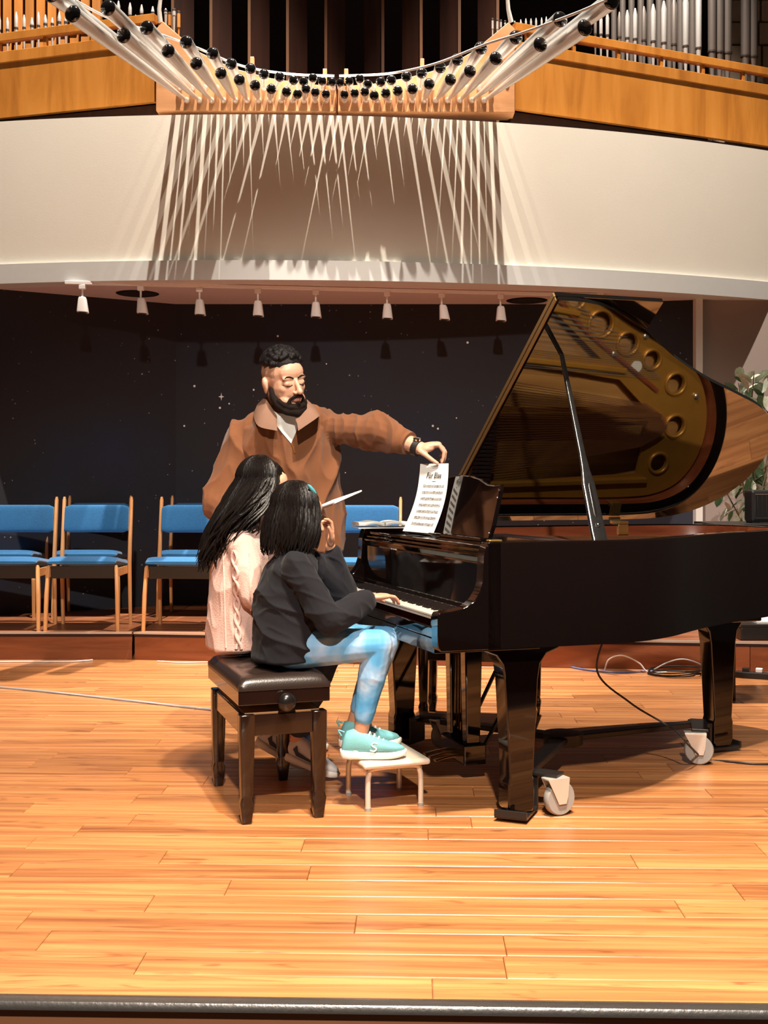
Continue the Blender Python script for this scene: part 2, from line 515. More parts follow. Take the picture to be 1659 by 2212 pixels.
def hair_mat():
    m, nt, b = newmat('long_dark_hair')
    tc = nt.nodes.new('ShaderNodeTexCoord')
    mp = nt.nodes.new('ShaderNodeMapping'); mp.inputs['Scale'].default_value = (60, 60, 4)
    nz = nt.nodes.new('ShaderNodeTexNoise'); nz.inputs['Scale'].default_value = 3; nz.inputs['Detail'].default_value = 4
    nt.links.new(tc.outputs['Object'], mp.inputs[0]); nt.links.new(mp.outputs[0], nz.inputs['Vector'])
    r = ramp(nt, [(0.3, (0.003, 0.002, 0.002)), (0.6, (0.007, 0.0045, 0.004)), (0.8, (0.014, 0.008, 0.006))])
    nt.links.new(nz.outputs['Fac'], r.inputs[0]); nt.links.new(r.outputs[0], b.inputs['Base Color'])
    bp = nt.nodes.new('ShaderNodeBump'); bp.inputs['Strength'].default_value = 0.5; bp.inputs['Distance'].default_value = 0.004
    nt.links.new(nz.outputs['Fac'], bp.inputs['Height']); nt.links.new(bp.outputs[0], b.inputs['Normal'])
    b.inputs['Roughness'].default_value = 0.38
    b.inputs['Specular IOR Level'].default_value = 0.30
    return m
M['hair'] = hair_mat()

def mural_mat():
    m, nt, b = newmat('night_sky_mural')
    tc = nt.nodes.new('ShaderNodeTexCoord')
    n1 = nt.nodes.new('ShaderNodeTexNoise'); n1.inputs['Scale'].default_value = 0.7; n1.inputs['Detail'].default_value = 5
    nt.links.new(tc.outputs['Object'], n1.inputs['Vector'])
    r = ramp(nt, [(0.30, (0.014, 0.007, 0.010)), (0.50, (0.012, 0.011, 0.016)), (0.62, (0.011, 0.013, 0.028)), (0.78, (0.016, 0.020, 0.075))])
    nt.links.new(n1.outputs['Fac'], r.inputs[0])
    last = r.outputs[0]
    for sc, th, dens in ((8.0, 0.060, 0.55), (20.0, 0.10, 0.66)):
        vo = nt.nodes.new('ShaderNodeTexVoronoi'); vo.inputs['Scale'].default_value = sc
        nt.links.new(tc.outputs['Object'], vo.inputs['Vector'])
        lt = nt.nodes.new('ShaderNodeMath'); lt.operation = 'LESS_THAN'; lt.inputs[1].default_value = th
        nt.links.new(vo.outputs['Distance'], lt.inputs[0])
        sx = nt.nodes.new('ShaderNodeSeparateColor'); nt.links.new(vo.outputs['Color'], sx.inputs[0])
        gt = nt.nodes.new('ShaderNodeMath'); gt.operation = 'GREATER_THAN'; gt.inputs[1].default_value = dens
        nt.links.new(sx.outputs[0], gt.inputs[0])
        n2 = nt.nodes.new('ShaderNodeTexNoise'); n2.inputs['Scale'].default_value = 1.1
        nt.links.new(tc.outputs['Object'], n2.inputs['Vector'])
        r2 = ramp(nt, [(0.40, (0, 0, 0)), (0.65, (1, 1, 1))]); nt.links.new(n2.outputs['Fac'], r2.inputs[0])
        a = nt.nodes.new('ShaderNodeMath'); a.operation = 'MULTIPLY'
        nt.links.new(lt.outputs[0], a.inputs[0]); nt.links.new(gt.outputs[0], a.inputs[1])
        a2 = nt.nodes.new('ShaderNodeMath'); a2.operation = 'MULTIPLY'
        nt.links.new(a.outputs[0], a2.inputs[0]); nt.links.new(r2.outputs[0], a2.inputs[1])
        mx = nt.nodes.new('ShaderNodeMix'); mx.data_type = 'RGBA'
        mx.inputs[7].default_value = (0.34, 0.34, 0.40, 1)
        nt.links.new(a2.outputs[0], mx.inputs[0]); nt.links.new(last, mx.inputs[6])
        last = mx.outputs[2]
    nt.links.new(last, b.inputs['Base Color'])
    b.inputs['Roughness'].default_value = 0.75
    return m
M['mural'] = mural_mat()

def leggings_mat():
    m, nt, b = newmat('blue_white_leggings')
    tc = nt.nodes.new('ShaderNodeTexCoord')
    n1 = nt.nodes.new('ShaderNodeTexNoise'); n1.inputs['Scale'].default_value = 4.6; n1.inputs['Detail'].default_value = 3; n1.inputs['Distortion'].default_value = 0.8
    nt.links.new(tc.outputs['Object'], n1.inputs['Vector'])
    r = ramp(nt, [(0.28, (0.03, 0.22, 0.52)), (0.44, (0.09, 0.34, 0.62)), (0.56, (0.26, 0.45, 0.68)), (0.72, (0.66, 0.72, 0.78))])
    nt.links.new(n1.outputs['Fac'], r.inputs[0])
    nt.links.new(r.outputs[0], b.inputs['Base Color'])
    b.inputs['Roughness'].default_value = 0.6
    return m
M['leggings'] = leggings_mat()
# ================================================================== STRUCTURE
# ---- stage floor with planks
FR = math.radians(-1.6)
PW = 0.138
FY0, FY1 = 2.70, 8.05
mb = MB(); mb.span((-4.6, FY0 - 0.02, -0.06), (4.6, FY1 + 2.2, -0.014))
floor = struct('floor', mb, M['joint'], 0, label='wood plank stage floor with glossy orange-brown boards')
floor.rotation_euler = (0, 0, FR)
plank_cache = {}
def plank_mesh(L):
    k = round(L, 2)
    if k not in plank_cache:
        c = 0.0022
        hx, hy = k / 2 - 0.0007, PW / 2 - 0.0007
        b = MB()
        vs = [(-hx, -hy, -0.014), (hx, -hy, -0.014), (hx, hy, -0.014), (-hx, hy, -0.014),
              (-hx, -hy, -c), (hx, -hy, -c), (hx, hy, -c), (-hx, hy, -c),
              (-hx + c, -hy + c, 0), (hx - c, -hy + c, 0), (hx - c, hy - c, 0), (-hx + c, hy - c, 0)]
        fs = [(8, 9, 10, 11)]
        for i in range(4):
            j = (i + 1) % 4
            fs += [(i, j, 4 + j, 4 + i), (4 + i, 4 + j, 8 + j, 8 + i)]
        b.add(vs, fs)
        plank_cache[k] = mesh_of('plank', b, M['floor'], None, 0)
    return plank_cache[k]
row = 0
yy = FY0 + PW / 2
while yy < FY1:
    half = 0.335 * yy + 1.15
    x = -half - random.uniform(0, 1.0)
    while x < half:
        L = random.choice((0.92, 1.22, 1.22, 1.22, 1.52))
        link('plank', plank_mesh(L), floor, (x + L / 2, yy, 0))
        x += L
    yy += PW
    row += 1

# ---- metal nosing and stage front, hall floor below
mb = MB()
R_ = Matrix.Rotation(FR, 3, 'Z')
prof = [(0.0, -0.075), (0.0, 0.004), (0.006, 0.010), (0.022, 0.012), (0.040, 0.008), (0.046, 0.0), (0.046, -0.010), (0.02, -0.015), (0.02, -0.075)]
mb.prism([(-p[0], p[1]) for p in prof], R_ @ V((-4.6, FY0 + 0.004, 0)), R_ @ V((0, 1, 0)), (0, 0, 1), R_ @ V((1, 0, 0)), 9.2)
struct('trim_1', mb, M['nosing'], 40, label='scuffed metal nosing along the front edge of the stage')
mb = MB(); mb.box(R_ @ V((0, FY0 + 0.03, -0.5)), (9.2, 0.06, 0.86), R_)
struct('wall_front', mb, M['riser'], 0, label='wooden face below the front edge of the stage')
mb = MB(); mb.span((-8, -8, -0.98), (8, 3.2, -0.93))
struct('floor_hall', mb, M['carpet'], 0, label='dark carpeted hall floor below the stage')

# ---- risers behind (two platforms meeting at an angle)
RZ = 0.19
def riser(name, pts_front, pts_back, label, panel_w):
    t = thing(name, label, 'riser', (0, 0, 0))
    a, b = V((*pts_front[0], 0)), V((*pts_front[1], 0))
    m_ = MB(); m_.prism([(a.x, a.y), (b.x, b.y)] + list(pts_back), (0, 0, RZ - 0.02), (1, 0, 0), (0, 1, 0), (0, 0, 1), 0.02)
    part('top', m_, M['risertop'], t, angle=0)
    di = (b - a).normalized(); nn = V((di.y, -di.x, 0))
    m_ = MB(); m_.bar(a + nn * 0.006 + V((0, 0, RZ - 0.004)), b + nn * 0.006 + V((0, 0, RZ - 0.004)), 0.020, 0.014)
    part('edge_trim', m_, M['nosing_light'], t, angle=0, label='worn aluminium edge strip')
    m_ = MB(); m_.bar(a + nn * 0.002 + V((0, 0, RZ - 0.020)), b + nn * 0.002 + V((0, 0, RZ - 0.020)), 0.012, 0.018)  # solid dark strip, coloured to stand in for the shade below the edge trim
    part('painted_shade_strip', m_, M['felt'], t, angle=0)
    L = (b - a).length; n = max(1, round(L / panel_w)); st = L / n
    for i in range(n):
        m_ = MB(); p0 = a + di * (i * st + 0.002); p1 = a + di * ((i + 1) * st - 0.002)
        m_.bar(p0 + V((0, 0, 0.08)) - nn * 0.01, p1 + V((0, 0, 0.08)) - nn * 0.01, 0.018, 0.158)
        mid = (p0 + p1) / 2
        o = link('front_panel', mesh_of('front_panel', m_, M['riser'], mid, 0), t, mid)
    return t
JX = -1.724
riser('riser_platform', ((-4.6, 7.96), (JX - 0.008, 7.96)), [(JX + 0.10, 9.75), (-1.76, 9.745), (-2.985, 9.0), (-4.6, 8.04)], 'wooden riser platform under the blue chairs left of the joint', 0.95)
riser('riser_platform', ((JX + 0.008, 7.955), (4.4, 7.22)), [(4.4, 9.49), (2.56, 9.50), (1.56, 9.745), (JX + 0.115, 9.745)], 'long wooden riser platform behind the piano, right of the joint', 1.9)

# ---- mural wall with painted stars
ZS = 2.724
def wall_poly(pts, z0, z1, th, m_):
    b = MB()
    for i in range(len(pts) - 1):
        p, q = V((*pts[i], 0)), V((*pts[i + 1], 0))
        d = (q - p).normalized(); n = V((-d.y, d.x, 0))
        if n.y < 0: n = -n
        b.prism([(0, z0), ((q - p).length, z0), ((q - p).length, z1), (0, z1)], p, d, (0, 0, 1), n, th)
    return b
mural_pts = [(-4.6, 8.05), (-2.99, 9.01), (-1.754, 9.755), (1.56, 9.755), (2.556, 9.53)]
mural = struct('wall_back', wall_poly(mural_pts, 0.0, ZS, 0.1, M['mural']), M['mural'], 0, label='dark night-sky mural wall with scattered painted stars')
def star(x, y, r, four=True):
    b = MB()
    c = P(x, y, 9.75)
    n = 8 if four else 10
    poly = []
    for k in range(n):
        a = 2 * math.pi * k / n
        rr = r if (not four or k % 2 == 0) else r * 0.28
        poly.append((rr * math.sin(a) * (0.75 if four else 1), rr * math.cos(a)))
    b.prism(poly, (0, 0, 0), (1, 0, 0), (0, 0, 1), (0, -1, 0), 0.002)
    link('painted_star', mesh_of('painted_star', b, M['paper'], None, 0), mural, (c.x, 9.752, c.z))
star(478, 857, 0.034); star(1125, 815, 0.034)
for x, y in ((495, 872), (475, 881), (548, 842), (705, 786), (765, 896), (986, 903), (935, 920), (946, 926), (838, 897), (600, 726), (420, 834), (398, 920),
             (316, 985), (240, 970), (160, 980), (746, 1021), (1010, 740)):
    star(x, y, random.uniform(0.005, 0.010), False)

# ---- white post and taupe wall on the right
mb = MB(); mb.span((2.545, 9.44, 0.0), (2.60, 9.60, ZS)); struct('trim_2', mb, M['whitepaint'], 0, label='narrow white post at the right end of the mural')
struct('wall_right', wall_poly([(2.60, 9.52), (5.2, 9.50)], 0.0, ZS, 0.1, None), M['taupe'], 0, label='taupe wall behind the plant')

# ---- curved balcony front, lip and soffit
BC, BR = V((-1.065, 18.6, 0)), 10.0
def arc(R, n=72, a0=-0.40, a1=0.62):
    return [BC + V((R * math.sin(a0 + (a1 - a0) * i / n), -R * math.cos(a0 + (a1 - a0) * i / n), 0)) for i in range(n + 1)]
def arc_wall(R, th, z0, z1):
    b = MB(); o = arc(R); i_ = arc(R - th); n = len(o)
    vs = [p + V((0, 0, z)) for p in o for z in (z0, z1)] + [p + V((0, 0, z)) for p in i_ for z in (z0, z1)]
    fs = []
    k = 2 * n
    for q in range(n - 1):
        fs += [(2 * q, 2 * q + 2, 2 * q + 3, 2 * q + 1), (k + 2 * q, k + 2 * q + 1, k + 2 * q + 3, k + 2 * q + 2),
               (2 * q + 1, 2 * q + 3, k + 2 * q + 3, k + 2 * q + 1), (2 * q, k + 2 * q, k + 2 * q + 2, 2 * q + 2)]
    fs += [(0, 1, k + 1, k), (2 * n - 2, k + 2 * n - 2, k + 2 * n - 1, 2 * n - 1)]
    b.add(vs, fs)
    return b
ZB1, ZB2 = 2.87, 3.955
struct('wall_balcony', arc_wall(BR, 0.16, ZB1, ZB2), M['plaster'], 40, label='curved cream plaster balcony front striped by pipe shadows')
struct('trim_3', arc_wall(BR + 0.035, 0.20, ZS - 0.004, ZB1 - 0.004), M['lip'], 40, label='pale grey lip along the foot of the balcony')
b = MB(); o = arc(BR + 0.02)
vs = []
for p in o: vs += [p + V((0, 0, ZS)), V((p.x, 10.6, ZS)), p + V((0, 0, ZS + 0.1)), V((p.x, 10.6, ZS + 0.1))]
fs = []
for q in range(len(o) - 1):
    k = 4 * q
    fs += [(k, k + 1, k + 5, k + 4), (k + 2, k + 6, k + 7, k + 3)]
b.add(vs, fs)
struct('ceiling', b, M['soffit'], 40, label='pinkish soffit under the balcony')
b = MB(); o = arc(BR - 0.14)
vs = []
for p in o: vs += [p + V((0, 0, 3.80)), V((p.x, 11.6, 3.80)), p + V((0, 0, 3.90)), V((p.x, 11.6, 3.90))]
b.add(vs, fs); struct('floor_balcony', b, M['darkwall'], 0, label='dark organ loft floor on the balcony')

# ---- organ loft: back wall
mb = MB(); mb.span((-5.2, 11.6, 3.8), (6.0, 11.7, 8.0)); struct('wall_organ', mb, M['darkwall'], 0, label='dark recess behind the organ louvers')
for i in range(9):
    b = MB()
    px = 397 + 82 * i
    c = P(px, 100, 10.6)
    b.box((0, 0, 0), (0.20, 0.022, 2.6), Matrix.Rotation(math.radians(38 if i < 5 else -38), 3, 'Z'))
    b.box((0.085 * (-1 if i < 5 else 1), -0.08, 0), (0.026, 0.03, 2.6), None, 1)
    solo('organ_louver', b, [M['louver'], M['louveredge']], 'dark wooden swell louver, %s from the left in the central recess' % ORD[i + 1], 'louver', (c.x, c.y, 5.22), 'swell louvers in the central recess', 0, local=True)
# organ case panels
def organ_case(p0, p1, label, side):
    t = thing('organ_case', label, 'organ case', (p0[0], p0[1], 0))
    org = V((p0[0], p0[1], 0))
    a, b_ = V((*p0, 0)), V((*p1, 0))
    d = (b_ - a).normalized(); n = V((-d.y, d.x, 0))
    if n.y < 0: n = -n
    L = (b_ - a).length
    def slab(name, z0, z1, off, th, m_, s0=0, s1=None, bv=0):
        q = MB(); s1 = L if s1 is None else s1
        q.prism([(s0, z0), (s1, z0), (s1, z1), (s0, z1)], a + n * off, d, (0, 0, 1), n, th)
        return part(name, q, m_, t, org, 0, bv)
    slab('plinth', 3.905, 4.10, 0.07, 0.05, M['louver'])
    slab('panel', 4.10, 4.53, 0.0, 0.04, M['organwood'])
    slab('top_band', 4.53, 4.62, -0.012, 0.06, M['organwood'], bv=0.004)
    slab('rail', 4.70, 4.765, -0.012, 0.06, M['organwood'], bv=0.004)
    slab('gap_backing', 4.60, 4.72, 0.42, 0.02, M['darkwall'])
    k = 0
    s = 0.1
    while s < L:
        slab('rail_post', 4.62, 4.70, 0.0, 0.03, M['organwood'], s, s + 0.028)
        s += 0.42
    return a, d, n, L
PL = ((334 - XC) / F * 8.75, 8.75); PLo = ((0 - XC) / F * 9.145, 9.145)
dl = V((PLo[0] - PL[0], PLo[1] - PL[1], 0)).normalized()
PLe = (PL[0] + dl.x * 2.4, PL[1] + dl.y * 2.4)
PRt = ((1113 - XC) / F * 8.92, 8.92); PRo = ((1659 - XC) / F * 9.90, 9.90)
dr = V((PRo[0] - PRt[0], PRo[1] - PRt[1], 0)).normalized()
PRe = (PRt[0] + dr.x * 3.2, PRt[1] + dr.y * 3.2)
caseL = organ_case(PL, PLe, 'orange wooden organ case panel on the left of the trumpet pipes', -1)
caseR = organ_case(PRt, PRe, 'orange wooden organ case panel on the right of the trumpet pipes', 1)

def ray_on(case, px, off):
    """point in plan on the line parallel to a case front, off behind it, seen at column px"""
    a, d, n, L = case
    k = (px - XC) / F
    o = a + n * off
    # (o.x + s d.x) = k (o.y + s d.y)
    s = (k * o.y - o.x) / (d.x - k * d.y)
    q = o + d * s
    return q
def metal_pipe(q, ztop, r, m_, label, group, z0=4.55, wooden=False, tip=True):
    t = thing('organ_pipe', label, 'organ pipe', (q.x, q.y, z0), 0, group)
    b = MB()
    zf = 4.80 + r * 3
    if wooden:
        b.span((-r, -r, 0.0), (r, r, ztop - z0))
        part('body', b, m_, t, None, 0, 0.002)
        b = MB(); b.span((-r * 0.8, -r - 0.012, 0.30), (r * 0.8, -r - 0.001, 0.40)); part('lip_board', b, m_, t, None, 0)
    else:
        b.lathe([(r * 0.25, 0.0), (r * 0.9, zf - z0), (r, zf - z0 + 0.01), (r, ztop - z0 - (r * 3 if tip else 0)), (r * (0.35 if tip else 1), ztop - z0)], n=10)
        part('body', b, m_, t, None, 40)
        b = MB(); b.lathe([(r * 1.06, zf - z0 - 0.006), (r * 1.06, zf - z0 + 0.008)], n=10); part('mouth_ring', b, M['grille'], t, None, 40)
    return t
for i, px in enumerate((-18, -2, 16, 35, 52, 69, 83, 98, 113, 128, 142)):
    q = ray_on(caseL, px, 0.12)
    metal_pipe(q, HC + (YH - (26 + (i % 3) * 6)) / F * q.y, 0.013 + 0.002 * (i % 2), M['silver'], 'short pointed metal organ pipe, %s from the left behind the left rail' % ORD[i + 1], 'short metal pipes in the left organ case')
for i, px in enumerate((256, 268, 281, 293, 306, 318, 330, 344, 358, 366, 376, 386)):
    q = ray_on(caseL, px, 0.16 + 0.05 * (i % 2))
    metal_pipe(q, HC + (YH - (2 + i * 2 + (i % 2) * 24)) / F * q.y, 0.014, M['pipewood'] if i % 2 else M['silver'], 'slender tipped organ pipe, %s from the left in the inner left rank' % ORD[i + 1], 'inner rank of the left organ case')
for i in range(11):
    q = ray_on(caseL, -30 + i * 24, 0.40)
    metal_pipe(q, 5.6 + 0.05 * (i % 3), 0.034, M['pipewood'], 'square orange wooden organ pipe, %s from the left in the back rank' % ORD[i + 1], 'wooden pipes in the left organ case', wooden=True)
tops = [(1064, 55), (1074, 56), (1082, 52), (1091, 46), (1100, 50), (1112, 45), (1125, 42), (1136, 40), (1147, 40), (1158, 39), (1170, 38), (1180, 36)]
for i, (px, y) in enumerate(tops):
    q = ray_on(caseR, px, 0.16)
    metal_pipe(q, HC + (YH - y) / F * q.y, 0.009, M['silver'], 'thin short metal organ pipe, %s from the left beside the right case' % ORD[i + 1], 'thin pipes at the inner end of the right case')
tops = [(1286, 36), (1298, 32), (1312, 27), (1338, 26), (1355, 22), (1372, 18), (1391, 14), (1411, 9), (1434, 2), (1456, -6), (1481, -14), (1509, -24)]
for i, (px, y) in enumerate(tops):
    q = ray_on(caseR, px, 0.12)
    metal_pipe(q, HC + (YH - y) / F * q.y, 0.013 + 0.0012 * i, M['silver'] if i % 3 else M['pipegrey'], 'bright tipped metal organ pipe, %s from the left behind the right rail' % ORD[i + 1], 'front rank of the right organ case')
for i, px in enumerate((1326, 1345, 1364, 1384, 1404, 1424, 1446, 1470, 1496, 1538, 1554, 1571, 1610, 1626)):
    q = ray_on(caseR, px, 0.34 if i < 9 else 0.20)
    metal_pipe(q, 5.7, 0.024 + 0.0014 * i, M['pipegrey'], 'tall dull grey organ pipe, %s from the left in the right case' % ORD[i + 1], 'tall pipes in the right organ case', tip=False)
# stone wall at the upper right
mb = MB(); mb.span((3.05, 10.62, 3.9), (5.6, 10.9, 7.0))
stone = struct('wall_stone', mb, M['mortar'], 0, label='rough stone wall at the upper right behind the organ pipes')
z = 4.0
while z < 6.0:
    h = random.choice((0.17, 0.21, 0.25)); x = 3.05
    while x < 4.5:
        wd = random.uniform(0.2, 0.42)
        b = MB(); b.box((0, 0, 0), (wd - 0.018, 0.07 + random.uniform(0, 0.03), h - 0.018))
        o = link('stone', mesh_of('stone', b, M['stone'], None, 0), stone, (x + wd / 2, 10.61, z + h / 2)); bev(o, 0.012, 2)
        x += wd
    z += h

# ---- chest of the horizontal trumpets
def chest_y(px):
    x0, y0 = -0.36, 8.640
    x1, y1 = (-1.70, 8.655) if px < 727 else (1.02, 8.845)
    k = (px - XC) / F
    s = (k * y0 - x0) / ((x1 - x0) - k * (y1 - y0))
    return y0 + (y1 - y0) * s
def CP(px, py, off=0.0):
    return P(px, py, chest_y(px) - off)
ch_org = V((-0.36, 8.64, 3.958))
chest = thing('trumpet_windchest', 'pinkish wooden windchest carrying the horizontal trumpet pipes above the balcony', 'windchest', ch_org)
poly_px = [(337, 239), (337, 62), (352, 46), (386, 76), (430, 112), (500, 146), (580, 168), (660, 181), (725, 186), (725, 241)]
poly_pr = [(730, 241), (730, 186), (800, 182), (880, 168), (960, 146), (1020, 112), (1062, 78), (1098, 48), (1112, 62), (1112, 243)]
for nm, pp in (('front_board', poly_px), ('front_board', poly_pr)):
    b = MB(); q = [CP(x, y) for x, y in pp]
    b.add(q + [p + V((0, 0.2, 0)) for p in q], [])
    n_ = len(q)
    for t_ in tessellate_polygon([[V((p.x, p.z, 0)) for p in q]]):
        b.f += [tuple(t_), tuple(k + n_ for k in reversed(t_))]; b.m += [0, 0]
    for k in range(n_):
        b.f.append((k, (k + 1) % n_, (k + 1) % n_ + n_, k + n_)); b.m.append(0)
    part(nm, b, M['chestwood'], chest, ch_org, 0, 0.004)
ZR = 4.20
def rail_pt(x, y): return P(x, y, (ZR - HC) * F / (YH - y))
for pts in ([(160, 0), (238, 40), (345, 74), (420, 101), (500, 135), (560, 151), (640, 161), (722, 164)], [(733, 164), (830, 160), (900, 148), (960, 131), (1050, 95), (1130, 70), (1240, 30), (1310, 0)]):
    b = MB(); b.tube(catmull([rail_pt(x, y) for x, y in pts], 6), 0.009, 8)
    part('support_rail', b, M['whitepaint'], chest, ch_org, 60, label='white curved support rail')
for px, y0, y1 in ((545, 124, 165), (702, 150, 178), (748, 150, 178), (912, 128, 165)):
    b = MB(); a_, c_ = CP(px, y0, 0.03), CP(px, y1, 0.03)
    b.box((a_ + c_) / 2, (0.03, 0.04, (a_ - c_).z)); part('rail_bracket', b, M['chestwood'], chest, ch_org, 0, 0.004)
for px, px2 in ((346, 340), (1104, 1092)):
    b = MB(); b.tube([P(px, 48, 8.72), P(px - (2 if px < 700 else 6), 20, 8.7), P(px2 + (14 if px < 700 else 0), -60, 8.66)], [0.020, 0.016, 0.010], 10)
    part('support_strut', b, M['whitepaint'], chest, ch_org, 60, label='white tapered strut')
upper = [(112, -14), (233, 17), (317, 60), (402, 91), (459, 115), (499, 138), (541, 148), (570, 160), (604, 166), (634, 173), (656, 176), (676, 168), (696, 175), (717, 177),
         (735, 178), (754, 175), (777, 170), (794, 182), (822, 177), (845, 173), (878, 165), (911, 158), (951, 146), (988, 129), (1039, 104), (1114, 81), (1210, 42), (1320, 2)]
lower = [(157, 30), (267, 77), (363, 110), (424, 137), (477, 158), (517, 172), (551, 184), (586, 192), (619, 198), (643, 203), (661, 192), (681, 199), (704, 203),
         (744, 204), (766, 201), (788, 198), (808, 206), (833, 201), (859, 196), (891, 192), (927, 181), (973, 172), (1015, 154), (1071, 126), (1167, 96), (1263, 60)]
def trumpets(bells, y_s, x_l, x_r, rowname):
    n = len(bells); h = n // 2
    for i, (bx, by) in enumerate(bells):
        if i < h: sx = x_l[0] + (x_l[1] - x_l[0]) * (i / (h - 1)) ** 0.96
        else: sx = x_r[0] + (x_r[1] - x_r[0]) * ((i - h) / (h - 1)) ** 1.04
        t_ = min(1, abs(bx - 727) / 600)
        s_ = CP(sx, y_s, 0.012)
        de = min((s_.z - HC) * F / (YH - by), s_.y - 0.29)
        e_ = P(bx, by, de)
        rb = (9.2 + 11.0 * t_ ** 1.1) / F * e_.y
        d = (e_ - s_).normalized()
        t = thing('trumpet_pipe', 'silver horizontal trumpet pipe, %s from the left in the %s row over the balcony' % (ORD[i + 1], rowname), 'organ pipe', s_, 0, 'horizontal trumpet pipes')
        L = (e_ - s_).length
        b = MB(); b.lathe([(0.008, 0.0), (0.011, 0.03), (0.013, 0.045), (0.012 + (rb - 0.012) * 0.52, L * 0.42), (0.012 + (rb - 0.012) * 0.80, L * 0.75), (rb * 0.95, L * 0.965), (rb * 0.98, L)], (0, 0, 0), d, 16)
        part('resonator', b, M['silver'], t, None, 50)
        b = MB(); b.lathe([(rb * 0.93, L - 0.004), (rb * 0.93, L + 0.003), (rb * 0.82, L + rb * 0.22), (rb * 0.5, L + rb * 0.40), (rb * 0.12, L + rb * 0.46)], (0, 0, 0), d, 16)
        part('bell_cap', b, M['bell'], t, None, 60, label='black glossy bell end')
        b = MB(); b.lathe([(0.020, -0.012), (0.022, 0.012), (0.016, 0.022), (0.010, 0.045)], (0, 0, 0), (d * 0.4 + V((0, -1, 0))).normalized(), 12)
        part('boot', b, M['silver'], t, None, 50)
trumpets(upper, 190, (387, 719), (735, 1062), 'upper')
trumpets(lower, 217, (403, 705), (744, 1046), 'lower')

# ---- track lights
ta, tb = P(140, 614, 8.62), P(1296, 640, 9.2)
ta.z = tb.z = ZS - 0.016
track = thing('light_track', 'long white light track mounted under the balcony soffit', 'light track', (ta + tb) / 2)
b = MB(); b.bar(ta, tb, 0.036, 0.026); part('rail', b, M['lampwhite'], track, (ta + tb) / 2, 0, 0.003)
b = MB(); b.box(tb, (0.05, 0.06, 0.028)); b.box(tb + V((0.0, 0, -0.02)), (0.045, 0.05, 0.02)); part('end_feed', b, M['lampwhite'], track, (ta + tb) / 2, 0, 0.003)
lamp_px = (178, 304, 431, 557, 682, 836, 954, 1081, 1218)
for i, px in enumerate(lamp_px):
    k = (px - XC) / F
    s = (k * ta.y - ta.x) / ((tb.x - ta.x) - k * (tb.y - ta.y))
    q = ta + (tb - ta) * s
    t = thing('track_lamp', 'small white track lamp, %s from the left under the balcony' % ORD[i + 1], 'lamp', (q.x, q.y, ZS - 0.029), 0, 'track lamps under the balcony')
    lean = (0.0, 0.012, 0.004, 0.003, 0.003, 0.004, 0.025, 0.006, 0.0)[i]
    b = MB(); b.span((-0.024, -0.02, -0.034), (0.024, 0.02, 0)); part('adapter', b, M['lampwhite'], t, None, 0, 0.004)
    b = MB(); b.tube([(0, 0, -0.03), (0, 0, -0.09)], 0.008, 8); b.ell((0, 0, -0.092), 0.012, None, 10, 6); part('stem', b, M['lampwhite'], t, None, 60)
    b = MB(); b.loft([(V((lean * 0.3, 0, -0.092)), V((0.024, 0, 0)), V((0, 0.024, 0))), (V((lean * 0.5, 0.003, -0.108)), V((0.030, 0, 0)), V((0, 0.03, 0))), (V((lean, 0.012, -0.205)), V((0.042, 0, -0.003)), V((0, 0.042, -0.002)))], 20, 0, True, 4.0)
    part('shade', b, M['lampwhite'], t, None, 50, 0.003)
    b = MB(); b.lathe([(0.033, 0), (0.033, 0.003)], (lean, 0.012, -0.2085), (0, 0, 1), 16); part('lens', b, M['grille'], t, None, 50)
for px, py, lab in ((297, 634, 'left'), (1138, 649, 'right')):
    d = (ZS - HC) * F / (YH - py)
    c = P(px, py, d); c.z = ZS
    t = thing('ceiling_speaker', 'round black ceiling speaker recessed in the %s of the soffit' % lab, 'speaker', c, 0, 'round ceiling speakers')
    b = MB(); b.lathe([(0.165, -0.004), (0.17, -0.001), (0.14, -0.001), (0.135, -0.004)], n=36, cap=False); part('rim', b, M['iron'], t, None, 50)
    b = MB(); b.lathe([(0.138, -0.006), (0.138, -0.001)], n=36); part('grille', b, M['grille'], t, None, 40)
# ================================================================== GRAND PIANO
PA = math.radians(18.5)
C0 = V((0.185, 3.98, 0))
piano = thing('grand_piano', 'black grand piano with raised lid and open keyboard', 'piano', C0, PA)
RM = Matrix.Rotation(PA, 4, 'Z')
def PW_(u, v, z=0.0):
    return C0 + RM @ V((u, v, z))
near = [(0.19, 0), (0.32, 0), (0.46, 0), (0.60, 0), (0.72, 0.004), (0.85, 0.035), (1.0, 0.11), (1.15, 0.215), (1.3, 0.315), (1.5, 0.425), (1.7, 0.515), (1.88, 0.605),
        (2.02, 0.73), (2.10, 0.90), (2.12, 1.08), (2.08, 1.25), (1.98, 1.385), (1.82, 1.46), (1.6, 1.48), (1.2, 1.48), (0.7, 1.48), (0.19, 1.48)]
OUT = [(p.x, p.y) for p in catmull([(a, b, 0) for a, b in near], 5)]
def inset(pl, d):
    r = []
    for i, p in enumerate(pl):
        a = V(pl[max(i - 1, 0)]); b = V(pl[min(i + 1, len(pl) - 1)])
        t = (b - a).normalized()
        n = V((-t.y, t.x))
        r.append((p[0] + n.x * d, p[1] + n.y * d))
    return r
INN = inset(OUT, 0.062)
RZ0, RZ1 = 0.63, 1.005
b = MB(); n = len(OUT)
vs = []
for (o, i_) in zip(OUT, INN):
    vs += [(o[0], o[1], RZ0), (o[0], o[1], RZ1 - 0.006), ((o[0] * 0.9 + i_[0] * 0.1), (o[1] * 0.9 + i_[1] * 0.1), RZ1), ((o[0] * 0.1 + i_[0] * 0.9), (o[1] * 0.1 + i_[1] * 0.9), RZ1), (i_[0], i_[1], RZ1 - 0.006), (i_[0], i_[1], RZ0)]
fs = []; ms = []
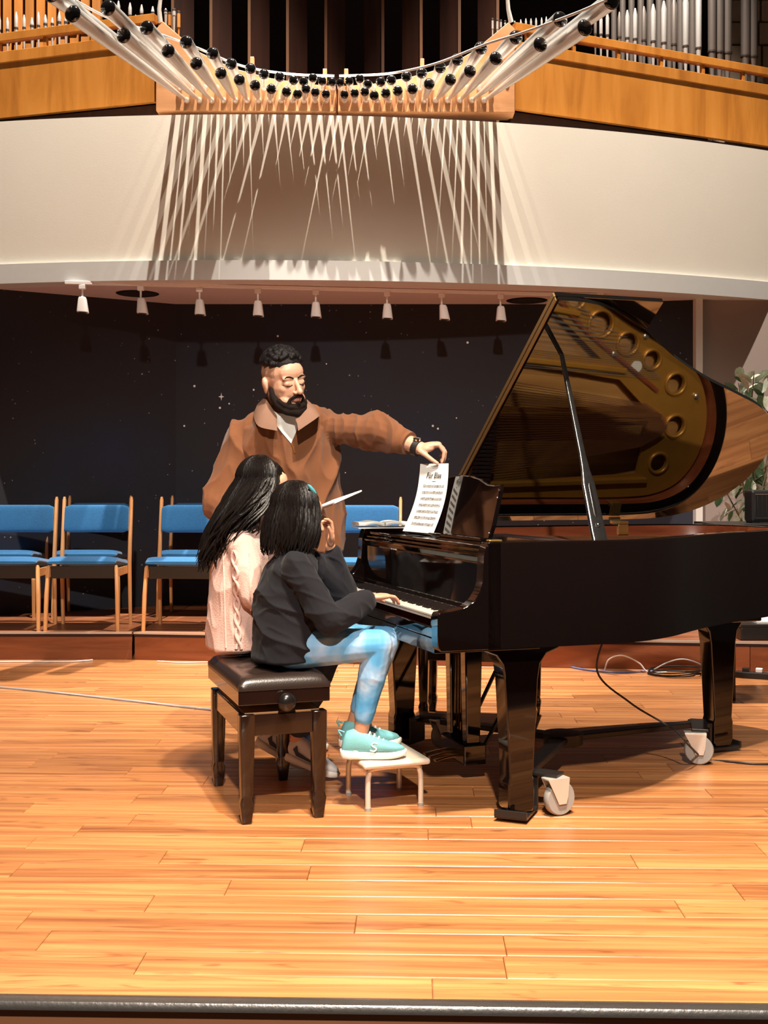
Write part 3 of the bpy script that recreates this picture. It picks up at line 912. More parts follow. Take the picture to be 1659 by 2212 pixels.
for k in range(n - 1):
    for q in range(6):
        q2 = (q + 1) % 6
        fs.append((k * 6 + q, (k + 1) * 6 + q, (k + 1) * 6 + q2, k * 6 + q2)); ms.append(1 if q == 4 else 0)
fs += [tuple(range(6)), tuple((n - 1) * 6 + q for q in range(5, -1, -1))]; ms += [0, 0]
b.add(vs, fs); b.m = ms
part('rim', b, [M['piano'], M['mahog']], piano, None, 50)
# mahogany fillet on the far inner rim is part of the rim material; soundboard
INN2 = [p for p in inset(OUT, 0.060)]
b = MB(); b.prism([(p[0], p[1]) for p in INN2], (0, 0, 0.845), (1, 0, 0), (0, 1, 0), (0, 0, 1), 0.012); part('soundboard', b, M['soundboard'], piano, None, 0)
# underside beams
for (u0, v0), (u1, v1) in (((0.45, 0.12), (1.7, 0.86)), ((0.45, 1.36), (1.7, 0.95)), ((0.5, 0.74), (1.75, 0.90))):
    b = MB(); b.bar((u0, v0, 0.69), (u1, v1, 0.69), 0.09, 0.11); part('underside_beam', b, M['piano'], piano, None, 0, 0.004)
b = MB(); b.span((1.45, 0.62, 0.60), (1.78, 1.02, 0.72)); part('leg_block', b, M['piano'], piano, None, 0, 0.006)
# arms
prof = [(0.0, 0.645), (0.0, 0.755), (0.006, 0.764), (0.05, 0.768), (0.085, 0.774), (0.115, 0.786), (0.14, 0.806), (0.158, 0.833), (0.168, 0.865), (0.172, 0.91), (0.173, 0.955), (0.18, 0.985), (0.19, RZ1), (0.24, RZ1), (0.24, 0.63), (0.012, 0.63)]
for v0 in (0.0, 1.418):
    b = MB(); b.prism(prof, (0, v0, 0), (1, 0, 0), (0, 0, 1), (0, 1, 0), 0.062); part('arm', b, M['piano'], piano, None, 30, 0.003)
b = MB(); b.span((0.012, 0.062, 0.615), (0.42, 1.418, 0.668)); part('keybed', b, M['piano'], piano, None, 0, 0.003)
b = MB(); b.span((0.012, 0.062, 0.668), (0.028, 1.418, 0.705)); part('keyslip', b, M['piano'], piano, None, 0, 0.003)
for v0 in (0.062, 1.356):
    b = MB(); b.span((0.020, v0, 0.668), (0.19, v0 + 0.062, 0.745)); part('key_block', b, M['piano'], piano, None, 0, 0.004)
# keys
K0, KW = 0.128, 1.224 / 52
b = MB(); b.span((-0.07, -KW / 2 + 0.0005, -0.018), (0.075, KW / 2 - 0.0005, 0.0)); b.span((-0.0725, -KW / 2 + 0.0005, -0.005), (-0.069, KW / 2 - 0.0005, 0.0))
wk = mesh_of('white_key', b, M['ivory'], None, 0)
for i in range(52): link('white_key', wk, piano, (0.107, K0 + KW * (i + 0.5), 0.744))
b = MB(); b.add([(-0.045, -0.0055, 0), (0.05, -0.0055, 0), (0.05, 0.0055, 0), (-0.045, 0.0055, 0), (-0.038, -0.0045, 0.011), (0.05, -0.0045, 0.011), (0.05, 0.0045, 0.011), (-0.038, 0.0045, 0.011)],
               [(0, 1, 5, 4), (1, 2, 6, 5), (2, 3, 7, 6), (3, 0, 4, 7), (4, 5, 6, 7)])
bk = mesh_of('black_key', b, M['keyblack'], None, 0)
for i in range(52):
    nt_ = 'ABCDEFG'[(51 - i) % 7]          # treble is nearest the camera
    if nt_ in 'ACDFG' and i > 0: link('black_key', bk, piano, (0.132, K0 + KW * i, 0.744))
# fallboard, its front strip
b = MB(); b.prism([(0.180, 0.752), (0.186, 0.925), (0.200, 0.945), (0.215, 0.945), (0.205, 0.752)], (0, 0.064, 0), (1, 0, 0), (0, 0, 1), (0, 1, 0), 1.352); part('fallboard', b, M['piano'], piano, None, 30)
b = MB(); b.tube([(0.182, 0.07, 0.752), (0.182, 1.41, 0.752)], 0.004, 6); part('felt_strip', b, M['felt'], piano, None, 60)
for z0, z1, u0, u1 in ((0.948, 0.958, 0.178, 0.30), (0.962, 0.972, 0.186, 0.30), (0.976, 0.990, 0.196, 0.56)):
    b = MB(); b.span((u0, 0.066, z0), (u1, 1.414, z1)); part('music_shelf', b, M['piano'], piano, None, 0, 0.003)
# music desk (shaped top) leaning back
MD0 = V((0.335, 0.0, 0.992)); MT = math.radians(14)
ez = V((math.sin(MT), 0, math.cos(MT)))
mdp = [(0.34, 0.0), (0.33, 0.06), (0.335, 0.20), (0.345, 0.222), (0.40, 0.218), (0.47, 0.222), (0.56, 0.245), (0.66, 0.258), (0.76, 0.262), (0.86, 0.258), (0.96, 0.245), (1.05, 0.222), (1.10, 0.218), (1.165, 0.222), (1.175, 0.20), (1.17, 0.06), (1.16, 0.0)]
b = MB(); b.prism([(p[0], p[1]) for p in mdp], MD0, (0, 1, 0), ez, (1, 0, 0), 0.018); md = part('music_desk', b, M['piano'], piano, None, 0, 0.004)
b = MB(); b.span((0.300, 0.33, 0.990), (0.352, 1.18, 1.004)); part('desk_ledge', b, M['piano'], md, None, 0, 0.003)
for hz in (0.03, 0.17, 0.20):
    b = MB(); c_ = MD0 + ez * hz + V((-0.004, 0.332, 0)); b.ell(c_, 0.0045, None, 8, 6); part('brass_stud', b, M['chrome'], md, None, 60)
# lock rail ends / brass bits at the near corner
b = MB(); b.box((0.225, 0.031, RZ1 + 0.004), (0.05, 0.03, 0.008)); part('lid_stud', b, M['brass'], piano, None, 0, 0.003)

# plate with openings and round holes
def plate():
    outer = [p for p in inset(OUT, 0.075) if p[0] > 0.60]
    holes = [[(0.86, 0.14), (0.98, 0.22), (1.02, 0.36), (0.86, 0.34)], [(0.86, 0.41), (1.08, 0.46), (1.38, 0.69), (0.86, 0.64)],
             [(0.86, 0.71), (1.50, 0.79), (1.66, 0.92), (0.86, 0.95)], [(0.86, 1.02), (1.70, 1.00), (1.68, 1.28), (0.86, 1.33)]]
    for (u, v, r) in ((1.19, 0.40, 0.042), (1.345, 0.515, 0.058), (1.51, 0.605, 0.050), (1.66, 0.68, 0.042), (1.82, 0.80, 0.048), (1.86, 1.02, 0.05), (1.80, 1.22, 0.045), (0.70, 0.20, 0.03)):
        holes.append([(u + r * math.cos(2 * math.pi * k / 20), v + r * math.sin(2 * math.pi * k / 20)) for k in range(20)])
    b = MB()
    z0, z1 = 0.915, 0.930
    loops = [outer] + holes
    flat = [p for l in loops for p in l]
    tri = tessellate_polygon([[V((p[0], p[1], 0)) for p in l] for l in loops])
    N = len(flat)
    b.add([(p[0], p[1], z1) for p in flat] + [(p[0], p[1], z0) for p in flat], list(tri) + [(t[2] + N, t[1] + N, t[0] + N) for t in tri])
    k = 0
    for l in loops:
        m_ = len(l)
        b.add([], [])
        for i in range(m_):
            j = (i + 1) % m_
            b.f.append((k + i, k + j, k + j + N, k + i + N)); b.m.append(0)
        k += m_
    return b, holes
b, holes = plate()
part('iron_plate', b, M['gold'], piano, None, 30)
for h in holes[4:]:
    cx = sum(p[0] for p in h) / 20; cy = sum(p[1] for p in h) / 20; r = abs(h[0][0] - cx)
    b = MB(); b.tube([(cx + (r + 0.008) * math.cos(2 * math.pi * k / 28), cy + (r + 0.008) * math.sin(2 * math.pi * k / 28), 0.933) for k in range(29)], 0.009, 8, cap=False)
    part('plate_hole_rim', b, M['gold'], piano, None, 60)
for u0, v0, u1, v1 in ((0.64, 0.40, 1.22, 0.47), (0.64, 0.68, 1.52, 0.74), (0.64, 0.985, 1.76, 0.96), (0.64, 1.34, 1.74, 1.31)):
    b = MB(); b.bar((u0, v0, 0.938), (u1, v1, 0.938), 0.028, 0.04, th2=0.03); part('plate_strut', b, M['gold'], piano, None, 0, 0.006)
for (u, v) in ((1.60, 0.565), (1.44, 0.66), (1.05, 0.31), (1.95, 0.86)):
    b = MB(); b.lathe([(0.014, 0.93), (0.014, 0.942), (0.009, 0.945), (0.009, 0.952)], (u, v, 0), n=12); part('plate_bolt', b, M['steelstr'], piano, None, 40)
b = MB(); b.lathe([(0.030, 0.930), (0.030, 0.934)], (1.58, 0.72, 0), n=20); part('plate_emblem', b, M['ivory'], piano, None, 40)
# strings, dampers, bridge
b = MB(); b2 = MB()
def vt(u):
    best = min((p for p in INN[:70]), key=lambda p: abs(p[0] - u)); return best[1]
for i in range(62):
    v0 = 0.12 + 0.60 * i / 61
    ue = 0.98 + 0.75 * (i / 61) ** 0.9
    v1 = max(v0 * 1.05 + 0.02, vt(ue) + 0.09)
    b.tube([(0.66, v0, 0.952), (ue, v1, 0.945)], 0.0011, 3)
for i in range(34):
    v0 = 0.78 + 0.52 * i / 33
    b2.tube([(0.66, v0, 0.966), (1.66 + 0.14 * math.sin(i / 33 * 3.1), v0 * 0.62 + 0.44 - 0.10 * i / 33 - 0.02, 0.956)], 0.0024, 4)
o = part('treble_strings', b, M['steelstr'], piano, None, 60); o['kind'] = 'stuff'
o = part('bass_strings', b2, M['copper'], piano, None, 60); o['kind'] = 'stuff'
b = MB(); b.tube(catmull([(0.92, 0.20, 0.93), (1.05, 0.36, 0.93), (1.25, 0.54, 0.93), (1.5, 0.70, 0.93), (1.72, 0.84, 0.93)], 8), 0.014, 6); part('bridge', b, M['mahog'], piano, None, 60)
b = MB(); b.bar((0.80, 0.12, 0.962), (0.80, 1.32, 0.962), 0.03, 0.012)
for i in range(58): b.box((0.80, 0.13 + 0.0205 * i, 0.964), (0.10, 0.011, 0.02))
part('dampers', b, M['felt'], piano, None, 0)
b = MB(); b.span((0.60, 0.065, 0.87), (0.74, 1.415, 0.93)); part('pinblock', b, M['gold'], piano, None, 0)
b = MB()
for i in range(90):
    for k in range(2): b.tube([(0.635 + 0.04 * k + 0.006 * (i % 3), 0.10 + 0.0143 * i, 0.93), (0.635 + 0.04 * k + 0.006 * (i % 3), 0.10 + 0.0143 * i, 0.952)], 0.0032, 4)
o = part('tuning_pins', b, M['steelstr'], piano, None, 60); o['kind'] = 'stuff'

# lid
LH_V, LH_Z, LT = 1.49, 1.03, math.radians(36)
ew = V((0, -math.cos(LT), math.sin(LT))); en = V((0, math.sin(LT), math.cos(LT)))
LO = V((0, LH_V, LH_Z))
U0 = 0.605
lid_out = [p for p in inset(OUT, -0.012) if p[0] > U0]
lid_poly = [(U0, 1.49 - lid_out[0][1])] + [(p[0], LH_V - p[1]) for p in lid_out] + [(U0, LH_V - lid_out[-1][1])]
b = MB(); b.prism([(p[0], p[1]) for p in lid_poly], LO, (1, 0, 0), ew, en, 0.022); lid = part('lid', b, M['lidblack'], piano, None, 30, 0.003)
b = MB(); b.prism([(U0 - 0.006, 0.0), (U0 + 0.47, 0.0), (U0 + 0.47, 1.50), (U0 - 0.006, 1.50)], LO + en * 0.026, (1, 0, 0), ew, en, 0.021); part('front_flap', b, M['lidblack'], lid, None, 0, 0.003)
b = MB(); b.prism([(U0 - 0.011, 0.01), (U0 - 0.0065, 0.01), (U0 - 0.0065, 1.495), (U0 - 0.011, 1.495)], LO + en * 0.006, (1, 0, 0), ew, en, 0.016)
part('lid_hinge', b, M['oldbrass'], lid, None, 0, label='long brass hinge strip')
b = MB(); b.prism([(U0 - 0.013, 0.01), (U0 - 0.0065, 0.01), (U0 - 0.0065, 1.495), (U0 - 0.013, 1.495)], LO + en * 0.027, (1, 0, 0), ew, en, 0.018)
part('lid_hinge', b, M['oldbrass'], lid, None, 0, label='long brass hinge strip')
for hu in (0.75, 1.545):
    b = MB(); b.span((hu - 0.028, 1.412, 0.955), (hu + 0.028, 1.4175, 1.004)); b.span((hu - 0.028, 1.412, 1.003), (hu + 0.028, 1.48, 1.008))
    b.tube([(hu - 0.03, LH_V, LH_Z - 0.012), (hu + 0.03, LH_V, LH_Z - 0.012)], 0.008, 10); b.box((hu, 1.44, 1.016), (0.05, 0.07, 0.014))
    part('brass_hinge', b, M['brass'], piano, None, 40, 0.001)
# prop stick
pb = V((0.655, 0.045, RZ1 - 0.02)); pt = LO + V((0.74, 0, 0)) + ew * 1.20
dv = (pt - pb)
b = MB()
st = [(0.0, 0.058, 0.020), (0.06, 0.060, 0.020), (0.30, 0.052, 0.020), (0.36, 0.036, 0.018), (0.45, 0.026, 0.017), (1.0, 0.016, 0.014)]
sd = V((1, 0, 0)); sd = (sd - dv.normalized() * sd.dot(dv.normalized())).normalized(); fn = sd.cross(dv.normalized())
b.loft([(pb + dv * t_, sd * (w_ / 2), fn * (h_ / 2)) for t_, w_, h_ in st], 24, 0, True, 5.0)
prop = part('prop_stick', b, M['prop'], piano, None, 40, label='glossy black lid prop catching a bright highlight')
b = MB(); b.loft([(pb + dv * t_ - fn * (-0.0108), sd * w_, fn * 0.0006) for t_, w_ in ((0.13, 0.003), (0.145, 0.006), (0.28, 0.005), (0.295, 0.002))], 10); part('slot', b, M['keyblack'], prop, None, 50)
b = MB(); b.ell(pb + dv * 0.09 + fn * 0.010, 0.009, None, 12, 8); part('pivot', b, M['chrome'], prop, None, 60)
# legs
def leg(u, v, top, name='leg'):
    b = MB()
    # flared bracket in the u direction, tapered shaft, square foot
    prof = [(-0.155, top), (-0.150, top - 0.022), (-0.10, top - 0.04), (-0.075, top - 0.075), (-0.066, top - 0.13), (-0.046, 0.155), (-0.052, 0.135), (-0.052, 0.045), (-0.044, 0.03),
            (0.044, 0.03), (0.052, 0.045), (0.052, 0.135), (0.046, 0.155), (0.066, top - 0.13), (0.075, top - 0.075), (0.10, top - 0.04), (0.150, top - 0.022), (0.155, top)]
    b.prism(prof, (u, v - 0.046, 0), (1, 0, 0), (0, 0, 1), (0, 1, 0), 0.092)
    return part(name, b, M['piano'], piano, None, 30, 0.006)
for u, v, tp in ((0.35, 0.115, 0.635), (0.35, 1.37, 0.635), (1.667, 0.79, 0.62)):
    leg(u, v, tp)
# pedal lyre
lyre_u, lyre_v = 0.40, 0.74
b = MB(); b.span((lyre_u - 0.05, lyre_v - 0.13, 0.07), (lyre_u + 0.05, lyre_v + 0.13, 0.155)); part('pedal_box', b, M['piano'], piano, None, 0, 0.008)
for s_ in (-0.085, 0.085):
    b = MB(); b.frustum((lyre_u, lyre_v + s_, 0.15), (0.06, 0.05), (0.08, 0.06), 0.50); part('lyre_post', b, M['piano'], piano, None, 0, 0.006)
for s_ in (-0.06, 0, 0.06):
    b = MB(); b.loft([(V((lyre_u - 0.04, lyre_v + s_, 0.10)), V((0, 0.011, 0)), V((0, 0, 0.006))), (V((lyre_u - 0.10, lyre_v + s_, 0.095)), V((0, 0.014, 0)), V((0, 0, 0.005))), (V((lyre_u - 0.15, lyre_v + s_, 0.085)), V((0, 0.018, 0)), V((0, 0, 0.004)))], 12)
    part('pedal', b, M['brass'], piano, None, 50)
for s_ in (-0.03, 0.0, 0.03):
    b = MB(); b.tube([(lyre_u + 0.03, lyre_v + s_, 0.15), (lyre_u + 0.03, lyre_v + s_, 0.65)], 0.004, 6); part('pedal_rod', b, M['brass'], piano, None, 60)
for s_ in (-0.10, 0.10):
    b = MB(); b.tube([(lyre_u + 0.04, lyre_v + s_, 0.12), (lyre_u + 0.34, lyre_v + s_ * 1.3, 0.66)], 0.009, 8); part('lyre_brace', b, M['piano'], piano, None, 60)

# ---- dolly
hub = V((0.85, 0.72, 0.13))
dolly = thing('piano_dolly', 'black steel three-arm dolly under the piano legs', 'dolly', C0, PA)
b = MB(); b.lathe([(0.075, 0.10), (0.085, 0.105), (0.085, 0.15), (0.06, 0.155)], (hub.x, hub.y, 0), n=20); part('hub', b, M['iron'], dolly, None, 40)
for (u, v), (cu, cv) in (((0.35, 0.115), (0.475, 0.085)), ((0.35, 1.37), (0.46, 1.20)), ((1.667, 0.79), (1.40, 0.60))):
    L_ = V((u, v, 0)); di = (V((u, v, 0)) - V((hub.x, hub.y, 0))).normalized()
    b = MB(); b.bar(hub, L_ - di * 0.115 + V((0, 0, 0.13)), 0.075, 0.024, w2=0.05)
    arm = part('arm', b, M['iron'], dolly, None, 0, 0.004)
    b = MB(); b.bar(L_ - di * 0.12 + V((0, 0, 0.13)), L_ - di * 0.078 + V((0, 0, 0.13)), 0.12, 0.018); b.bar(L_ - di * 0.085 + V((0, 0, 0.02)), L_ - di * 0.085 + V((0, 0, 0.135)), 0.12, 0.012, up=di)
    b.bar(L_ - di * 0.085 + V((0, 0, 0.02)), L_ + di * 0.085 + V((0, 0, 0.02)), 0.12, 0.012); b.bar(L_ + di * 0.082 + V((0, 0, 0.02)), L_ + di * 0.082 + V((0, 0, 0.045)), 0.12, 0.010, up=di)
    part('leg_cup', b, M['iron'], dolly, None, 0, 0.002)
    c = V((cu, cv, 0)); ax = V((-0.35, 1, 0)).normalized()
    if u > 1: ax = V((0.5, 1, 0)).normalized()
    if u < 1 and v < 1: ax = V((-0.15, 1, 0)).normalized()
    tr = V((ax.y, -ax.x, 0))
    b = MB(); b.bar(L_ - di * 0.11 + V((0, 0, 0.146)), c + V((0, 0, 0.146)) + tr * 0.04, 0.07, 0.012); part('caster_plate', b, M['iron'], dolly, None, 0, 0.002)
    wr = 0.062
    wc = c + tr * 0.035 + V((0, 0, wr + 0.001))
    b = MB(); b.lathe([(wr * 0.55, -0.016), (wr * 0.92, -0.016), (wr, -0.010), (wr, 0.010), (wr * 0.92, 0.016), (wr * 0.55, 0.016)], wc, ax, 32)
    wh = part('wheel', b, M['rubber'], dolly, None, 40, label='grey rubber wheel')
    b = MB(); b.lathe([(wr * 0.54, -0.012), (wr * 0.54, 0.012)], wc, ax, 24); b.lathe([(0.014, -0.024), (0.014, 0.024)], wc, ax, 12); part('wheel_hub', b, M['chrome'], wh, None, 40)
    b = MB()
    for s_ in (-1, 1):
        o_ = wc + ax * (0.021 * s_)
        b.prism([(-0.016, -0.018), (0.016, -0.018), (0.024, 0.010), (0.030, 0.072), (-0.062, 0.072), (-0.040, 0.030)], o_, tr, (0, 0, 1), ax * s_, 0.004)
    b.bar(wc + V((0, 0, 0.074)) - tr * 0.062, wc + V((0, 0, 0.074)) + tr * 0.03, 0.05, 0.006)
    part('fork', b, M['fork'], dolly, None, 0, 0.001, label='pale zinc caster fork')

# ---- adjustable bench
def bench(name, label, cx, cy, rz, wd, ln, full=True):
    t = thing(name, label, 'bench', (cx, cy, 0), rz)
    hx, hy = wd / 2, ln / 2
    for sx in (-1, 1):
        for sy in (-1, 1):
            b = MB(); x, y = sx * (hx - 0.035), sy * (hy - 0.035)
            b.loft([(V((x, y, 0.0)), V((0.017, 0, 0)), V((0, 0.017, 0))), (V((x, y, 0.075)), V((0.026, 0, 0)), V((0, 0.026, 0))), (V((x, y, 0.095)), V((0.020, 0, 0)), V((0, 0.020, 0))), (V((x, y, 0.105)), V((0.022, 0, 0)), V((0, 0.022, 0))), (V((x, y, 0.33)), V((0.0275, 0, 0)), V((0, 0.0275, 0))), (V((x, y, 0.39)), V((0.0275, 0, 0)), V((0, 0.0275, 0)))], 16, 0, True, 7.0)
            part('leg', b, M['bench'], t, None, 30, 0.003)
    for sx in (-1, 1):
        b = MB(); b.box((sx * (hx - 0.028), 0, 0.35), (0.02, ln - 0.11, 0.075)); part('side_rail', b, M['bench'], t, None, 0, 0.003)
    for sy in (-1, 1):
        b = MB(); b.box((0, sy * (hy - 0.028), 0.35), (wd - 0.11, 0.02, 0.075)); part('end_rail', b, M['bench'], t, None, 0, 0.003)
    b = MB(); b.span((-hx, -hy, 0.425), (hx, hy, 0.478)); part('seat_frame', b, M['bench'], t, None, 0, 0.004)
    # padded top with tufts
    b = MB(); nx, ny = 20, 34
    vs = []; fs = []
    for j in range(ny + 1):
        for i in range(nx + 1):
            u = -1 + 2 * i / nx; v = -1 + 2 * j / ny
            e = (1 - abs(u) ** 8) * (1 - abs(v) ** 10)
            z_ = 0.495 + 0.036 * e ** 0.5
            for tx in (-0.5, 0.0, 0.5):
                for ty in (-0.7, -0.25, 0.25, 0.7):
                    dd = ((u - tx) * hx) ** 2 + ((v - ty) * hy) ** 2
                    z_ -= 0.012 * math.exp(-dd / 0.0007)
            vs.append((u * hx * 1.006, v * hy * 1.004, z_))
    W_ = nx + 1
    for j in range(ny):
        for i in range(nx): fs.append((j * W_ + i, j * W_ + i + 1, (j + 1) * W_ + i + 1, (j + 1) * W_ + i))
    rim_i = [i for i in range(W_)] + [j * W_ + nx for j in range(1, ny + 1)] + [ny * W_ + i for i in range(nx - 1, -1, -1)] + [j * W_ for j in range(ny - 1, 0, -1)]
    base = len(vs)
    for q in rim_i: vs.append((vs[q][0], vs[q][1], 0.478))
    for k in range(len(rim_i)):
        k2 = (k + 1) % len(rim_i)
        fs.append((rim_i[k], base + k, base + k2, rim_i[k2]))
    fs.append(tuple(range(base, base + len(rim_i))))
    b.add(vs, fs); part('cushion', b, M['leather'], t, None, 60, label='tufted dark leather cushion')
    b = MB(); b.span((-hx - 0.001, -hy - 0.002, 0.4765), (hx + 0.001, hy + 0.002, 0.4795)); part('piping', b, M['leather'], t, None, 0)
    if full:
        b = MB()
        for y in (-0.16, 0.16):
            b.bar((-0.11, y, 0.40), (0.11, y, 0.425), 0.02, 0.006); b.bar((-0.11, y + 0.012, 0.425), (0.11, y + 0.012, 0.40), 0.02, 0.006)
        part('scissor_arm', b, M['stoolmetal'], t, None, 0)
        b = MB(); b.span((-hx + 0.03, -hy + 0.04, 0.385), (hx - 0.03, hy - 0.04, 0.392)); part('lower_tray', b, M['chestwood'], t, None, 0)
        b = MB(); b.lathe([(0.010, 0.0), (0.010, 0.016), (0.028, 0.018), (0.034, 0.030), (0.032, 0.044), (0.018, 0.054), (0.004, 0.056)], (0.0, -hy + 0.001, 0.436), (0, -1, 0), 24)
        part('knob', b, M['keyblack'], t, None, 60, label='round black adjusting knob')
        b = MB(); b.lathe([(0.034, 0.0), (0.034, 0.004)], (0.0, -hy + 0.0, 0.436), (0, -1, 0), 24)
    return t
bench('piano_bench', 'dark wooden adjustable piano bench with tufted leather seat under the two girls', -0.452, 4.425, PA, 0.335, 0.62)
bq = bench('spare_bench', 'black wooden bench standing half hidden behind the piano', 0.50, 5.98, math.radians(-12), 0.62, 0.34, False)

# ---- step stool
SR = math.radians(25)
sc_ = (V((-0.045, 4.28, 0)) + V((0.158, 4.32, 0)) + V((-0.16, 4.51, 0)) + V((0.047, 4.58, 0))) / 4
stool = thing('step_stool', 'low cream step stool with bent tube legs under the girl\'s shoes', 'stool', sc_, math.radians(20))
b = MB(); b.box((0, 0, 0.172), (0.265, 0.300, 0.024)); part('top', b, M['stooltop'], stool, None, 0, 0.010)
for sy in (-1, 1):
    y = sy * 0.115
    pts = [(-0.105, y, 0.004), (-0.105, y, 0.10), (-0.100, y, 0.135), (-0.08, y, 0.155), (0.08, y, 0.155), (0.100, y, 0.135), (0.105, y, 0.10), (0.105, y, 0.004)]
    b = MB(); b.tube(catmull(pts, 5), 0.0105, 10); part('leg_frame', b, M['stoolmetal'], stool, None, 60)
    for sx in (-1, 1):
        b = MB(); b.lathe([(0.012, 0), (0.012, 0.012)], (sx * 0.105, y, 0), n=12); part('foot_cap', b, M['rubber'], stool, None, 40)

# ================================================================== BLUE CHAIRS
def chair_proto():
    t = thing('chair', '', 'chair')
    w2 = 0.245
    for s_ in (-1, 1):
        b = MB(); b.loft([(V((s_ * w2, 0.20, 0)), V((0.011, 0, 0)), V((0, 0.018, 0))), (V((s_ * w2, 0.17, 0.45)), V((0.013, 0, 0)), V((0, 0.024, 0))), (V((s_ * w2, 0.235, 0.90)), V((0.012, 0, 0)), V((0, 0.018, 0))), (V((s_ * w2, 0.238, 0.925)), V((0.007, 0, 0)), V((0, 0.010, 0)))], 12, 0, True, 3.5)
        part('back_post', b, M['chairwood'], t, None, 40)
        b = MB(); b.loft([(V((s_ * (w2 + 0.005), -0.23, 0)), V((0.012, 0, 0)), V((0, 0.016, 0))), (V((s_ * w2, -0.215, 0.25)), V((0.014, 0, 0)), V((0, 0.021, 0))), (V((s_ * (w2 - 0.01), -0.20, 0.44)), V((0.012, 0, 0)), V((0, 0.018, 0))), (V((s_ * (w2 - 0.012), -0.198, 0.455)), V((0.007, 0, 0)), V((0, 0.01, 0)))], 12, 0, True, 3.5)
        part('front_leg', b, M['chairwood'], t, None, 40)
        b = MB(); b.bar((s_ * (w2 - 0.02), -0.20, 0.40), (s_ * (w2 - 0.02), 0.18, 0.40), 0.018, 0.06); part('side_rail', b, M['chairwood'], t, None, 0, 0.004)
    b = MB(); b.box((0, -0.19, 0.405), (2 * w2 - 0.04, 0.02, 0.085)); part('front_rail', b, M['chairdark'], t, None, 0, 0.003)
    b = MB(); b.box((0, 0.17, 0.40), (2 * w2 - 0.03, 0.02, 0.07)); part('rear_rail', b, M['chairdark'], t, None, 0, 0.003)
    b = MB(); rings = []
    for i in range(9):
        v = i / 8; y = -0.235 + 0.44 * v
        z_ = 0.478 + 0.012 * math.cos(v * 3.0) - 0.02 * v
        th = 0.028 if 0 < i < 8 else 0.010
        rings.append((V((0, y, z_ - (0.016 if i == 0 else 0))), V((w2 - 0.008, 0, 0)), V((0, 0, th))))
    b.loft(rings, 28, 0, True, 4.5); part('seat_cushion', b, M['blue'], t, None, 60)
    b = MB(); rings = []
    for i in range(13):
        u = -1 + 2 * i / 12
        y = 0.205 + 0.045 * (1 - u * u)
        rings.append((V((u * (w2 - 0.012), y - 0.01, 0.765)), V((0, 0.018 if abs(u) < 1 else 0.006, 0.0)), V((0, 0.012, 0.100 if abs(u) < 1 else 0.085))))
    b.loft(rings, 20, 0, True, 4.0); part('backrest', b, M['blue'], t, None, 60)
    return t
proto = chair_proto()
first = [True]
def chair(pxc, d, rz, label, z=RZ):
    o = proto if first[0] else copy_tree(proto)
    first[0] = False
    o.location = ((pxc - XC) / F * d, d, z); o.rotation_euler = (0, 0, rz)
    tag(o, label, 'chair', 'blue upholstered chairs on the risers')
D1 = 8.235
chair(28, D1, 0.0, 'blue chair with wooden frame at the left edge, front row')
chair(194, D1, 0.0, 'blue chair in the front row left of the riser joint')
chair(404, D1 - 0.04, math.radians(-4), 'blue chair in the front row right of the riser joint, beside the man')
chair(784, D1 - 0.1, math.radians(-6), 'blue chair mostly hidden behind the man and the piano keyboard')
chair(20, 9.02, math.radians(2), 'blue chair in the back row at the left edge')
chair(201, 9.05, 0.0, 'blue chair in the back row behind the one left of the joint')
chair(424, 9.05, math.radians(-3), 'blue chair in the back row behind the one right of the joint')
# ================================================================== PEOPLE
def head(mb, Mh, ear=True, strong=1.0):
    """head shapes in head space: face looks along -y, z up, about 0.237 tall"""
    k = len(mb.v)
    mb.ell((0, 0.012, 0.035), (0.076, 0.094, 0.085))
    mb.ell((0, -0.028, -0.020), (0.064, 0.064, 0.080))
    mb.ell((0, -0.050, -0.084), (0.042, 0.038, 0.032)); mb.ell((0, -0.058, -0.060), (0.034, 0.026, 0.022))
    mb.ell((0, 0.01, -0.05), (0.058, 0.055, 0.055))
    for s in (-1, 1):
        mb.ell((s * 0.034, -0.048, -0.070), (0.024, 0.032, 0.032))
        mb.ell((s * 0.036, -0.056, -0.020), (0.022, 0.0215, 0.022))
        mb.ell((s * 0.026, -0.074, 0.021), (0.028, 0.0125, 0.010))
        mb.ell((s * 0.031, -0.0745, 0.001), (0.0160, 0.0125, 0.0120))
        mb.ell((s * 0.0125, -0.100, -0.034), (0.0085, 0.009, 0.007))
        if ear:
            mb.ell((s * 0.076, 0.012, -0.012), (0.009, 0.019, 0.031), Matrix.Rotation(s * 0.25, 3, 'Z'))
            mb.ell((s * 0.080, 0.018, 0.000), (0.008, 0.018, 0.022), Matrix.Rotation(s * 0.4, 3, 'Z'))
    mb.ell((0, -0.050, 0.040), (0.056, 0.040, 0.046))
    mb.chain([V((0, -0.086, 0.012)), V((0, -0.102, -0.012)), V((0, -0.113, -0.030))], [0.0085, 0.0095, 0.0115])
    mb.ell((0, -0.0880, -0.0560), (0.023, 0.0095, 0.0050))
    mb.ell((0, -0.0872, -0.0655), (0.020, 0.0095, 0.0056))
    mb.xform(Mh, k)

